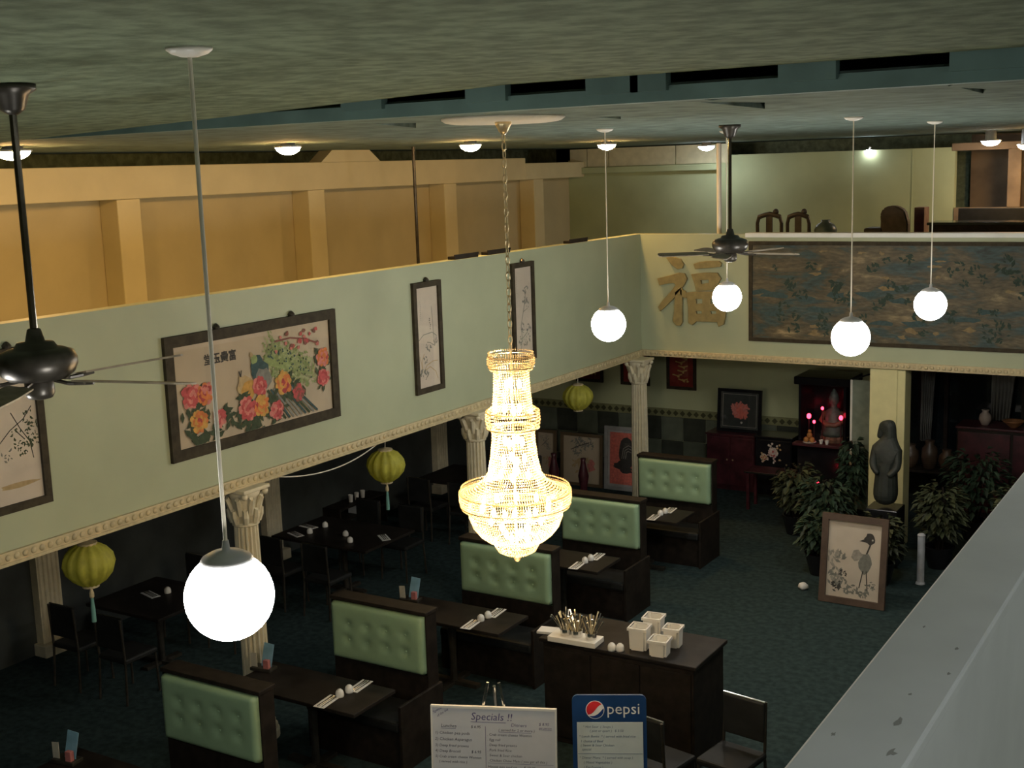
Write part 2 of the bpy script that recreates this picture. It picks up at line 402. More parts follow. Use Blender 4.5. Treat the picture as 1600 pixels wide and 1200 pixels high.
# the partner of the nearest globe in its row of two, just outside the frame
t = globe_lamp(-5.28, 3.114, 3.71, GR, ceil_z(-5.28), 'white globe pendant paired with the large one, beside the large fan')
t.name = 'globe_pendant_offscreen'
for c in t.children:
    if c.name.startswith('globe'): c.name = 'globe_offscreen'

def dome(p, r, m, label, z=5.46):
    t = thing('ceiling_light', label, 'ceiling light', (p[0], p[1], z-0.06), 0, 'small ceiling dome lights')
    obj('lamp_bowl', lathe(B(), [(0.01, 0.0), (r*0.5, 0.012), (r*0.85, 0.04), (r, 0.075)], 20), m, t, smooth=True)
    obj('mount', lathe(B(), [(r*1.08, 0.075), (r*1.08, 0.09), (r*0.6, 0.1), (r*0.55, (ZF if p[1] > 6 else ceil_z(p[0]))-z+0.06)], 20), M_cap_grey, t, smooth=True)
    return t
for (px, py, r, m, l) in ((20, 240, 0.15, M_warm, 'amber ceiling dome light behind the large fan rod'),
                       (450, 233, 0.13, M_warm, 'amber ceiling dome light left of the crown block on the beam'),
                       (735, 229, 0.125, M_warm, 'amber ceiling dome light beside the chandelier medallion'),
                       (948, 228, 0.13, M_warm, 'amber ceiling dome light behind a globe pendant cord'),
                       (1104, 230, 0.14, M_whitelamp, 'white ceiling dome light beside the white conduit')):
    p = onz(px, py, 5.46)
    if px > 1000: p = ony(px, py, 20.2)
    dome(p, r, m, l, p.z)
p = ony(1548, 222, 20.0); dome(p, 0.14, M_whitelamp, 'bright white ceiling light before the brown recess', p.z)
p = ony(1604, 228, 20.0); dome(p, 0.13, M_warm, 'amber ceiling light past the brown recess post', p.z)
# unseen row added over the right balcony walkway to light the parapet top, as far behind its parapet and as widely spaced as the row over the left balcony
for nm, ly in (('near', 1.4), ('middle', 4.6), ('far', 7.8)):
    t = dome((1.0, ly), 0.14, M_whitelamp, 'added unseen white dome light over the right balcony walkway', 5.46 if ly > 6 else 5.57)
    t.name = 'ceiling_light_%s_offscreen' % nm
    for c in t.children:
        if c.name.startswith('lamp_bowl'): c.name = 'lamp_bowl_%s_offscreen' % nm
p = ony(1358, 235, YU-0.06)
t = thing('spot_lamp', 'small white spot lamp on top of the olive wall', 'spot lamp', (p.x, p.y, p.z-0.05))
obj('lens', lathe(B(), [(0.005, 0.02), (0.04, 0.025), (0.045, 0.06)], 14), M_whitelamp, t, smooth=True)
obj('bracket', tube(B(), [(0, 0, 0.06), (0, 0.03, 0.1), (0, 0.08, 0.1)], 0.01), M_cap_grey, t)
# ---------------------------------------------------------------- chandelier
ctop = onz(786, 188, ZF-0.02); cx, cyy = ctop.x, ctop.y
def cz(y, x=800): return zat(x, y, (cx, cyy))
dep = (Vector((cx, cyy, 4)) - CAM).dot(fwd); ppm = dep/F
t = thing('chandelier', 'tiered crystal bead chandelier hanging from a scalloped white medallion', 'chandelier', (cx, cyy, cz(878)), 0)
z0 = cz(878)
def Z(y): return cz(y)-z0
bm = B(); rm = 92*ppm
n = 72; pr_ = [(0.03, -0.035), (0.08, -0.03), (0.14, -0.02), (0.55, -0.03), (0.8, -0.038), (0.93, -0.03), (1.0, -0.012), (1.0, 0.0)]
lathe(bm, [(rm*a, ZF-z0+b) for a, b in pr_], n, lobes=24, amp=0.06)
obj('ceiling_medallion', bm, mat('medallion_plaster', (0.74, 0.70, 0.60), 0.7, var=0.04), t, smooth=True)
obj('ceiling_canopy', lathe(B(), [(0.012, ZF-z0-0.11), (0.03, ZF-z0-0.09), (0.05, ZF-z0-0.05), (0.055, ZF-z0-0.03)], 20), M_brass, t, smooth=True)
# chain of links
zc0, zc1 = Z(549), ZF-z0-0.1
bm = B(); lk = 0.052; k = 0; z = zc0
while z < zc1:
    pts = []
    for i in range(11):
        a = 2*PI*i/10; u = 0.014*math.cos(a); v = lk*0.62*math.sin(a)
        pts.append((u, 0, z+lk/2+v) if k % 2 else (0, u, z+lk/2+v))
    tube(bm, pts, 0.0040, 6); z += lk; k += 1
obj('chain', bm, M_brass, t)
# metal hoops that carry the bead strands
def hoop(name, r, z, th=0.004): 
    pts = [(r*math.cos(2*PI*i/40), r*math.sin(2*PI*i/40), z) for i in range(41)]
    return obj(name, tube(B(), pts, th, 6), M_brass, t)
R = lambda px: px*ppm
tiers = dict(crown=(36, Z(556), Z(573)), middle=(42, Z(643), Z(668)), great=(88, Z(768), Z(787)))
for nm, (r, za, zb) in tiers.items():
    hoop('hoop', R(r), za); hoop('hoop', R(r), zb)
hoop('hoop', R(74), Z(790)); hoop('hoop', R(34), Z(842))
def beads(prof, step, size, jitter=0.0):
    """lattice of faceted beads on a surface of revolution"""
    bm = B(); Lp = []
    for (ra, za), (rb, zb) in zip(prof[:-1], prof[1:]):
        n = max(1, int(math.hypot(rb-ra, zb-za)/step))
        for i in range(n): Lp.append((ra+(rb-ra)*i/n, za+(zb-za)*i/n))
    Lp.append(prof[-1]); nn = None
    for k, (r, z) in enumerate(Lp):
        n = max(6, int(2*PI*r/step))
        for i in range(n):
            a = 2*PI*i/n; c = Vector((r*math.cos(a), r*math.sin(a), z)); s = size
            e = [bm.verts.new(c+Vector(d)*s) for d in ((1, 0, 0), (0, 1, 0), (-1, 0, 0), (0, -1, 0), (0, 0, 1.15), (0, 0, -1.15))]
            for a_, b_ in ((0, 1), (1, 2), (2, 3), (3, 0)):
                bm.faces.new((e[a_], e[b_], e[4])); bm.faces.new((e[b_], e[a_], e[5]))
    return bm
st, sz = 0.0165, 0.0068
def strands(name, prof, step=st, size=sz):
    o = obj(name, beads(prof, step, size), M_cryst, t); o['kind'] = 'stuff'; return o
strands('crown_beads', [(R(35), Z(551)), (R(37), Z(560)), (R(37), Z(568)), (R(33), Z(577))])
strands('upper_strands', [(R(27), Z(575)), (R(28.5), Z(610)), (R(32), Z(646))])
strands('middle_ring_beads', [(R(36), Z(638)), (R(42), Z(642)), (R(43), Z(656)), (R(41), Z(667)), (R(35), Z(672))])
strands('lower_strands', [(R(33), Z(668)), (R(34), Z(690)), (R(37), Z(715)), (R(42), Z(738)), (R(52), Z(752)), (R(68), Z(762)), (R(84), Z(768))])
strands('great_ring_beads', [(R(86), Z(760)), (R(89), Z(766)), (R(89), Z(778)), (R(86), Z(790)), (R(76), Z(795))])
strands('bowl_strands', [(R(75), Z(788)), (R(74), Z(806)), (R(68), Z(821)), (R(58), Z(833)), (R(47), Z(841)), (R(36), Z(844))])
strands('base_bowl_strands', [(R(36), Z(843)), (R(35), Z(851)), (R(30), Z(859)), (R(18), Z(865)), (R(4), Z(867))])
obj('stem', tube(B(), [(0, 0, Z(868)), (0, 0, zc0)], 0.008, 8), M_brass, t)
bm = B(); sphere(bm, (0, 0, Z(873)), R(5), 12); obj('crystal_ball', bm, M_cryst, t)
bme = bpy.data.meshes.new('candle_bulb'); bm = B()
lathe(bm, [(0.003, -0.03), (0.013, -0.018), (0.016, 0.0), (0.011, 0.018), (0.003, 0.034)], 10); bm.to_mesh(bme); bm.free(); bme.materials.append(M_bulb)
for rr, y, nb, ph in ((12, 600, 3, 0.3), (14, 640, 3, 1.2), (15, 690, 4, 0.1), (17, 718, 4, 0.8), (22, 742, 4, 0.4), (55, 790, 10, 0.2), (40, 815, 6, 0.5), (18, 838, 4, 0.1)):
    for i in range(nb):
        a = ph+2*PI*i/nb
        link('candle_bulb', bme, t, (R(rr)*math.cos(a), R(rr)*math.sin(a), Z(y)))

# ---------------------------------------------------------------- ceiling fans
def fan(hub, ztop, dirs, L, label, pitch=-0.16, wd=0.14):
    t = thing('ceiling_fan', label, 'ceiling fan', (hub[0], hub[1], hub[2]-0.16), 0)
    zc = 0.16
    obj('motor_housing', lathe(B(), [(0.05, zc-0.075), (0.12, zc-0.07), (0.15, zc-0.045), (0.165, zc-0.01), (0.165, zc+0.015), (0.15, zc+0.045), (0.11, zc+0.06), (0.09, zc+0.062), (0.075, zc+0.085), (0.04, zc+0.09), (0.028, zc+0.14), (0.02, zc+0.145)], 32), M_fan, t, smooth=True)
    obj('switch_cup', lathe(B(), [(0.015, 0.0), (0.05, 0.008), (0.062, 0.03), (0.06, 0.075), (0.05, 0.09)], 24), M_fan, t, smooth=True)
    Lr = ztop-hub[2]+0.16
    obj('downrod', tube(B(), [(0, 0, zc+0.13), (0, 0, Lr-0.05)], 0.0155, 12), mat('rod_bronze', (0.05, 0.045, 0.03), 0.2, 0.8, var=0.2), t, smooth=False)
    obj('canopy', lathe(B(), [(0.02, Lr-0.12), (0.05, Lr-0.10), (0.07, Lr-0.04), (0.10, Lr-0.02), (0.10, Lr)], 24), M_fan, t, smooth=True)
    for d in dirs:
        bm = B()
        prof = [(0.20, -wd*0.36), (L*0.55, -wd*0.47), (L-0.03, -wd*0.5), (L, -wd*0.35), (L+0.005, 0.0), (L, wd*0.35), (L-0.03, wd*0.5), (L*0.55, wd*0.47), (0.20, wd*0.36)]
        prism(bm, prof, -0.004, 0.004)
        bl = obj('blade', bm, M_blade, t, (0, 0, 0.085), (pitch, 0, d))
        bm = B()
        tube(bm, [(0.08, 0, 0.0), (0.15, 0.0, -0.012), (0.20, 0.025, -0.010), (0.25, 0.03, -0.006)], 0.009, 6)
        tube(bm, [(0.15, 0.0, -0.012), (0.20, -0.025, -0.010), (0.25, -0.03, -0.006)], 0.009, 6)
        obj('blade_iron', bm, M_fan, bl)
    return t
hL = (-4.45, 3.385, 4.456)
a1 = onz(250, 560, 4.41)-Vector(hL); a1 = math.atan2(a1.y, a1.x)
fan(hL, ceil_z(-4.45), [math.radians(86) + 2*PI*k/5 for k in range(5)], 0.73, 'large dark bronze ceiling fan in front of the left balcony pictures')
hR = (-4.33, 10.87, 4.44)
a2 = onz(1022, 398, 4.37)-Vector(hR); a2 = math.atan2(a2.y, a2.x)
fan(hR, ZF, [a2 + 2*PI*k/5 for k in range(5)], 0.66, 'dark bronze ceiling fan in front of the back balcony wall')

# white conduit and dark pole on the balconies
p = ony(1123.5, 300, 17.0)
tag(obj('conduit', tube(B(), [(0, 0, 0), (0, 0, 5.45-2.85)], 0.035, 12), M_white, None, (p.x, p.y, 2.85)), 'white vertical conduit standing on the back balcony', 'pipe')
bm = B(); lathe(bm, [(0.05, 0), (0.05, 0.06)], 12)
p = onx(650, 330, -10.0)
tag(obj('balcony_pole', tube(B(), [(0, 0, 0), (0, 0, ZF-2.85)], 0.022, 10), M_fan, None, (p.x, p.y, 2.85)), 'thin dark pole from floor to ceiling on the left balcony', 'pole')

# ================================================================ PICTURES
class Art:
    """flat print: coloured shapes laid on a canvas, u right, v down, both 0..1"""
    def __init__(s, w, h): s.bm = B(); s.w = w; s.h = h; s.k = 0; s.mats = []
    def mi(s, m):
        if m not in s.mats: s.mats.append(m)
        return s.mats.index(m)
    def poly(s, pts, m):
        s.k += 1; y = -0.0006-0.00001*s.k
        vs_ = [s.bm.verts.new(((u-0.5)*s.w, y, (1-v)*s.h)) for u, v in pts]
        f = s.bm.faces.new(vs_); f.material_index = s.mi(m)
        f.normal_update()
        if f.normal.y > 0: f.normal_flip()
    def blob(s, u, v, r, m, jag=0.2, n=12, ry=None):
        asp = s.w/s.h; ry = ry or r*asp
        s.poly([(u+r*math.cos(2*PI*i/n)*random.uniform(1-jag, 1+jag), v+ry*math.sin(2*PI*i/n)*random.uniform(1-jag, 1+jag)) for i in range(n)], m)
    def flower(s, u, v, r, m1, m2):
        asp = s.w/s.h
        for ring, (n, d, q) in enumerate(((11, 0.78, 0.30), (9, 0.55, 0.30), (7, 0.33, 0.24), (4, 0.14, 0.18))):
            for i in range(n):
                a = 2*PI*i/n+random.uniform(-.2, .2); rr = d*r*random.uniform(.85, 1.1)
                s.blob(u+rr*math.cos(a), v+rr*asp*math.sin(a), r*q*random.uniform(.8, 1.15), random.choice((m1, m1, m2, P_deep if ring % 2 else m2)), 0.25, 7)
    def leaves(s, u, v, r, n, m, l=0.35):
        asp = s.w/s.h
        for i in range(n):
            a = random.uniform(0, 2*PI); d = random.uniform(0.3, 1)*r; b = random.uniform(0, 2*PI); ll = r*l*random.uniform(.6, 1.2)
            cu, cv = u+d*math.cos(a), v+d*asp*math.sin(a)
            e = (math.cos(b)*ll, math.sin(b)*ll); q = (-e[1]*0.45, e[0]*0.45)
            pts = [(cu-e[0], cv-e[1]*asp), (cu+q[0], cv+q[1]*asp), (cu+e[0], cv+e[1]*asp), (cu-q[0], cv-q[1]*asp)]
            s.poly([(min(.995, max(.005, a_)), min(.995, max(.005, b_))) for a_, b_ in pts], m)
    def stroke(s, pts, wd, m):
        asp = s.w/s.h
        for (a, b), (c, d) in zip(pts[:-1], pts[1:]):
            dx, dy = (c-a), (d-b)/asp; L = math.hypot(dx, dy) or 1; nx, ny = -dy/L*wd/2, dx/L*wd/2*asp
            s.poly([(a+nx, b+ny), (c+nx, d+ny), (c-nx, d-ny), (a-nx, b-ny)], m)
def paint(n, c): return mat('paint_'+n, c, 0.85, var=0.15, scale=25)
P_red = paint('crimson', (0.45, 0.08, 0.08)); P_or = paint('orange', (0.55, 0.17, 0.05)); P_pink = paint('pink', (0.55, 0.19, 0.16)); P_yel = paint('amber', (0.52, 0.29, 0.07))
P_deep = paint('deep_rose', (0.34, 0.05, 0.05)); P_lf = paint('leaf', (0.05, 0.07, 0.035)); P_teal = paint('teal', (0.05, 0.09, 0.09)); P_gr = paint('plume', (0.27, 0.33, 0.13)); P_gr2 = paint('plume_light', (0.40, 0.42, 0.22))
P_br = paint('branch', (0.22, 0.08, 0.06)); P_ink = paint('ink', (0.06, 0.055, 0.05)); P_wash = paint('wash', (0.36, 0.33, 0.28)); P_tan = paint('tan', (0.45, 0.33, 0.17)); P_wash2 = paint('greywash', (0.22, 0.22, 0.19))

def picture(name, label, w, h, loc, rotz, fw, m_frame, m_canvas, draw=None, glaze=True, tilt=0.0, hang=0, cat='picture', group=None, depth=0.035):
    t = thing(name, label, cat, loc, rotz, group); t.rotation_euler = (tilt, 0, rotz)
    for (a, b, c, d) in ((-w/2, w/2, 0, fw), (-w/2, w/2, h-fw, h)):
        bm = B(); prism(bm, [(a, c if c == 0 else d), (b, c if c == 0 else d), (b-fw, d if c == 0 else c), (a+fw, d if c == 0 else c)], -depth, 0, 'y'); obj('frame_rail', bm, m_frame, t)
    for sgn in (-1, 1):
        e = sgn*w/2; bm = B(); prism(bm, [(e, 0), (e, h), (e-sgn*fw, h-fw), (e-sgn*fw, fw)], -depth, 0, 'y'); obj('frame_rail', bm, m_frame, t)
    cw, ch = w-2*fw, h-2*fw
    cv = obj('canvas', box(B(), -cw/2, cw/2, -0.012, -0.004, fw, h-fw), m_canvas, t)
    if draw:
        ar = Art(cw, ch); draw(ar); o = obj('artwork', ar.bm, ar.mats, cv, (0, -0.0122, fw), kind='stuff')
    if glaze: obj('glass_pane', box(B(), -cw/2, cw/2, -0.024, -0.021, fw, h-fw), M_glass, t)
    for i in range(hang):
        xx = (-0.22+0.44*i)*w if hang > 1 else 0
        obj('hanger', lathe(B(), [(0.03, h), (0.035, h+0.02), (0.02, h+0.04), (0.006, h+0.05)], 10, xx, -0.018), M_fan, t)
    return t, cv

def draw_peacock(a):
    for i in range(420):
        u = random.betavariate(2, 2); v = random.betavariate(2, 2)
        cu = 0.53+0.36*u; cv = 0.12+0.46*u*0.75+0.50*(v-0.30)*(1.1-0.35*u)
        a.leaves(cu, cv, 0.014, 2, random.choice((P_gr, P_gr2, P_gr2, P_gr)), 1.0)
    for i in range(26): a.stroke([(0.53, 0.34), (0.58+0.30*i/26, 0.13+0.46*(i/26)**1.3)], 0.003, P_gr)
    for i in range(60):
        u = random.uniform(0.05, 0.95); a.blob(0.55+0.32*u, 0.16+0.34*u+random.uniform(-.08, .12), 0.005, random.choice((P_teal, P_lf)), 0.3, 6)
    a.stroke([(0.62, 0.13), (0.72, 0.12), (0.82, 0.16), (0.92, 0.24)], 0.008, P_br)
    for i in range(26): a.blob(random.uniform(0.62, 0.92), random.uniform(0.06, 0.24), 0.01, random.choice((P_br, P_red, P_pink)), 0.5, 7)
    for i in range(9): a.stroke([(0.55+0.02*i, 0.62), (0.66+0.028*i, 0.97)], 0.011, random.choice((P_teal, P_wash2, P_lf)))
    a.blob(0.495, 0.33, 0.042, P_teal, 0.15); a.blob(0.51, 0.42, 0.055, P_teal, 0.15); a.blob(0.53, 0.49, 0.05, P_wash2, 0.2); a.blob(0.475, 0.27, 0.022, P_gr, 0.2); a.blob(0.46, 0.22, 0.012, P_tan, 0.3)
    a.blob(0.41, 0.53, 0.05, P_tan, 0.15); a.blob(0.43, 0.57, 0.045, P_yel, 0.2); a.blob(0.385, 0.44, 0.015, P_tan, 0.2); a.stroke([(0.385, 0.42), (0.375, 0.36)], 0.006, P_ink); a.stroke([(0.385, 0.42), (0.392, 0.355)], 0.006, P_ink)
    for u, v, r, n in ((.1, .57, .09, 14), (.13, .82, .09, 22), (.27, .84, .08, 22), (.42, .8, .1, 26), (.5, .86, .1, 22), (.6, .8, .08, 18), (.72, .68, .08, 18), (.94, .4, .06, 14), (.94, .62, .06, 14), (.15, .92, .06, 10)):
        a.leaves(u, min(v, 0.9), r, n, P_lf)
    for u, v, r, m1, m2 in ((.085, .50, .055, P_red, P_pink), (.165, .50, .05, P_pink, P_or), (.12, .76, .05, P_or, P_yel), (.24, .78, .04, P_pink, P_red), (.50, .56, .045, P_red, P_pink),
                            (.655, .58, .055, P_yel, P_or), (.415, .76, .055, P_red, P_pink), (.505, .77, .05, P_or, P_yel), (.60, .85, .045, P_pink, P_red), (.755, .72, .04, P_red, P_br), (.94, .40, .045, P_or, P_pink), (.935, .63, .042, P_red, P_pink)):
        a.flower(u, v, r, m1, m2)
def pic_left(c4, **k):
    q = [onx(x, y, XL) for x, y in c4]
    y0 = (q[0].y+q[3].y)/2; y1 = (q[1].y+q[2].y)/2; zt_ = (q[0].z+q[1].z)/2; zb_ = (q[2].z+q[3].z)/2
    return y0, y1, zb_, zt_
y0, y1, zb_, zt_ = pic_left(((250, 530), (520, 481), (528, 650), (268, 724)))
t, cv = picture('peacock_picture', 'wide framed picture of a peacock among red and orange peonies', y1-y0, zt_-zb_, (XL, (y0+y1)/2, zb_), PI/2, 0.095, M_frame, M_silk, draw_peacock, hang=2)
put_text('calligraphy', '\u5802\u7389\u8cb4\u5bcc', 0.10, P_ink, cv, -0.66, 0.78, -0.0135, bold=0.003)
def tall(draw, c4, label, y1_=None):
    y0, y1, zb_, zt_ = pic_left(c4)
    return picture('bamboo_picture', label, y1-y0, zt_-zb_, (XL, (y0+y1)/2, zb_), PI/2, 0.06, M_frame, M_parch, draw, hang=1, group='tall narrow ink pictures on the left balcony')
def draw_orchid(a):
    for i in range(10): a.blob(0.2+random.uniform(-.02, .02), 0.14+0.02*i, 0.014, P_wash2, 0.4, 6)
    for i in range(6): a.blob(0.62+random.uniform(-.03, .03), 0.32+0.02*i, 0.02, P_ink, 0.5, 6)
    for (u0, v0, pts) in ((.8, .6, [(.9, .5), (.7, .46), (.3, .47), (.08, .52)]), (.8, .6, [(.75, .4), (.72, .2)]), (.8, .6, [(.6, .56), (.45, .55)]), (.25, .84, [(.4, .78), (.7, .75), (.92, .755)]), (.25, .84, [(.55, .8), (.8, .86), (.9, .94)]), (.2, .84, [(.15, .75), (.1, .68)]), (.2, .84, [(.2, .72), (.3, .66)])):
        a.stroke([(u0, v0)]+pts, 0.022, P_tan if u0 < .5 else P_wash2)
    for u, v, r in ((.5, .60, .09), (.85, .55, .08), (.35, .73, .08), (.2, .86, .1), (.35, .88, .09)): a.leaves(u, v, r*1.3, 9, P_wash2, 0.5)
def draw_plum(a):
    for i in range(10): a.blob(0.15+random.uniform(-.02, .02), 0.10+0.02*i, 0.014, P_wash2, 0.4, 6)
    a.stroke([(.3, .95), (.4, .8), (.35, .65), (.5, .5), (.62, .38), (.66, .25)], 0.03, P_wash2); a.stroke([(.4, .8), (.7, .74), (.85, .66)], 0.025, P_wash2); a.stroke([(.5, .5), (.75, .47)], 0.02, P_wash2)
    for u, v in ((.66, .25), (.62, .38), (.7, .42), (.8, .7), (.3, .82), (.55, .86), (.45, .68), (.75, .8)): a.leaves(u, v, 0.14, 9, P_wash2, 0.4)
def draw_branch(a):
    a.stroke([(.02, .62), (.4, .5), (.7, .44), (.9, .36)], 0.02, P_ink); a.stroke([(.45, .38), (.62, .5), (.8, .6), (.85, .72)], 0.02, P_ink); a.stroke([(.5, .5), (.7, .58)], 0.02, P_ink)
    for i in range(10):
        u, v = random.uniform(.5, .92), random.uniform(.3, .66); a.leaves(u, v, 0.13, 10, P_lf, 0.3)
    a.leaves(.3, .66, 0.13, 10, P_wash2, 0.3); a.blob(.5, .88, 0.4, P_tan, 0.2, 12, 0.02)
tall(draw_orchid, ((640, 443), (685, 437), (692, 605), (650, 619)), 'tall narrow ink picture of orchids beside the peacock picture')
yr = onx(833, 480, XL).y; ww = 0.0
y0o, y1o, zbo, zto = pic_left(((640, 443), (685, 437), (692, 605), (650, 619))); ww = y1o-y0o
zp = [onx(831, 415, XL).z, onx(836, 551, XL).z]
picture('bamboo_picture', 'tall narrow ink picture of plum branches partly behind the chandelier chain', ww, zto-zbo, (XL, yr-ww/2, (zp[0]+zp[1])/2-(zto-zbo)/2), PI/2, 0.06, M_frame, M_parch, draw_plum, hang=1, group='tall narrow ink pictures on the left balcony')
e0 = onx(66, 625, XL); e1 = onx(77, 783, XL); yl = (e0.y+e1.y)/2; zl = e1.z
picture('bamboo_picture', 'tall narrow ink picture of a leafy branch behind the large fan', ww, zto-zbo, (XL, yl-ww/2, zl), PI/2, 0.06, M_frame, M_parch, draw_branch, hang=1, group='tall narrow ink pictures on the left balcony')

# landscape mural: a generic stand-in in the photograph's browns, teals and ochres
def mural_mat():
    m = bpy.data.materials.new('mural_paint'); m.use_nodes = True; nt = m.node_tree; b = nt.nodes['Principled BSDF']; b.inputs['Roughness'].default_value = 0.6
    tc = nt.nodes.new('ShaderNodeTexCoord'); mp = nt.nodes.new('ShaderNodeMapping'); mp.inputs['Scale'].default_value = (0.75, 1, 2.2); nt.links.new(tc.outputs['Object'], mp.inputs[0])
    n1 = nt.nodes.new('ShaderNodeTexNoise'); n1.inputs['Scale'].default_value = 1.7; n1.inputs['Detail'].default_value = 8; n1.inputs['Roughness'].default_value = 0.62; n1.inputs['Distortion'].default_value = 0.5
    nt.links.new(mp.outputs[0], n1.inputs[0]); r = nt.nodes.new('ShaderNodeValToRGB'); cr_ = r.color_ramp
    cr_.elements[0].position = 0.30; cr_.elements[0].color = (0.018, 0.022, 0.018, 1); cr_.elements[1].position = 0.72; cr_.elements[1].color = (0.36, 0.27, 0.14, 1)
    for p_, c_ in ((0.42, (0.035, 0.065, 0.062)), (0.50, (0.07, 0.06, 0.034)), (0.60, (0.12, 0.095, 0.05))):
        e = cr_.elements.new(p_); e.color = (*c_, 1)
    nt.links.new(n1.outputs[0], r.inputs[0])
    n2 = nt.nodes.new('ShaderNodeTexNoise'); n2.inputs['Scale'].default_value = 14; n2.inputs['Detail'].default_value = 4; nt.links.new(mp.outputs[0], n2.inputs[0])
    mx = nt.nodes.new('ShaderNodeMix'); mx.data_type = 'RGBA'; mx.blend_type = 'OVERLAY'; mx.inputs[0].default_value = 0.7
    nt.links.new(r.outputs[0], mx.inputs[6]); nt.links.new(n2.outputs[0], mx.inputs[7]); nt.links.new(mx.outputs[2], b.inputs['Base Color'])
    bp = nt.nodes.new('ShaderNodeBump'); bp.inputs['Strength'].default_value = 0.4; bp.inputs['Distance'].default_value = 0.02; nt.links.new(n2.outputs[0], bp.inputs['Height']); nt.links.new(bp.outputs[0], b.inputs['Normal'])
    return m
P_river = paint('river', (0.04, 0.072, 0.072)); P_ochre = paint('ochre', (0.20, 0.145, 0.07)); P_tree = paint('tree', (0.025, 0.045, 0.032))
def draw_mural(a):
    for k in range(3):
        pts = [(i/24, 0.50+0.10*k+0.05*math.sin(i*0.7+k)+0.16*(i/24)) for i in range(25)]
        for (u, v) in pts:
            if random.random() < 0.3 and v < 0.92: a.blob(u*0.96+0.02, v, 0.028, P_river, 0.5, 9, 0.03)
    for i in range(30):
        u = random.uniform(.03, .97); v = random.choice((random.uniform(.06, .45), random.uniform(.8, .94))); a.blob(u, v, random.uniform(.005, .018), P_ochre, 0.6, 9, random.uniform(.01, .025))
    for i in range(60):
        u = random.uniform(.03, .97); v = random.uniform(.1, .93); a.leaves(u, v, random.uniform(.008, .02), 8, P_tree, 0.5)
l = ony(1171, 455, YB); zt1 = ony(1172, 377, YB).z; zb1 = ony(1172, 532, YB).z; xr = -0.85
picture('landscape_mural', 'long dark landscape painting in browns and teal on the back balcony', xr-l.x, zt1-zb1, ((l.x+xr)/2, YB, zb1), 0, 0.05, M_frame, mural_mat(), draw_mural, glaze=False)

# gold wall character, stroke by stroke
M_goldfoil = mat('gold_character', (0.26, 0.21, 0.09), 0.5, 0.1, var=0.15, scale=12)
strk = [([(975, 410), (1010, 405), (1060, 420), (1080, 450), (1070, 475), (1045, 480), (1010, 455)], []),
        ([(920, 540), (1000, 520), (1050, 505), (1085, 510), (1100, 540), (1085, 575), (1060, 610), (1010, 670), (960, 720), (935, 740), (925, 715), (950, 680), (1000, 625), (1035, 580), (1020, 565), (970, 572), (930, 580)], []),
        ([(1028, 625), (1070, 590), (1070, 740), (1072, 810), (1060, 832), (1035, 830), (1015, 800), (1025, 740)], []),
        ([(1060, 605), (1090, 620), (1100, 640), (1098, 660), (1075, 655), (1060, 635)], []),
        ([(1145, 450), (1180, 438), (1240, 432), (1300, 432), (1315, 445), (1310, 465), (1270, 470), (1200, 475), (1155, 478)], []),
        ([(1130, 515), (1200, 505), (1290, 505), (1312, 540), (1290, 580), (1270, 610), (1160, 615), (1150, 570)], [[(1185, 550), (1240, 545), (1240, 568), (1190, 575)]]),
        ([(1100, 628), (1180, 622), (1330, 622), (1345, 680), (1340, 780), (1330, 825), (1300, 838), (1290, 810), (1160, 805), (1135, 828), (1112, 815), (1112, 720)],
         [[(1155, 665), (1200, 665), (1200, 698), (1158, 698)], [(1245, 665), (1290, 665), (1290, 698), (1247, 698)], [(1155, 740), (1195, 740), (1195, 762), (1160, 762)], [(1245, 740), (1285, 740), (1285, 762), (1250, 762)]])]
def w2(pt): return ony(800+pt[0]/4, 300+pt[1]/4, YB)
base = w2((1130, 838))
t = thing('wall_character', 'large gold brush-stroke character mounted on the back balcony wall', 'wall sign', (base.x, YB, base.z))
for outer, holes in strk:
    cu = bpy.data.curves.new('stroke', 'CURVE'); cu.dimensions = '2D'; cu.fill_mode = 'BOTH'; cu.extrude = 0.02; cu.bevel_depth = 0.004; cu.bevel_resolution = 1
    for ring in [outer]+holes:
        s_ = cu.splines.new('POLY'); s_.points.add(len(ring)-1); s_.use_cyclic_u = True
        for i, q in enumerate(ring):
            p = w2(q); s_.points[i].co = (p.x-base.x, p.z-base.z, 0, 1)
    me = curve_mesh(cu, 'stroke'); me.materials.clear(); me.materials.append(M_goldfoil)
    link('stroke', me, t, (0, -0.03, 0), (PI/2, 0, 0))

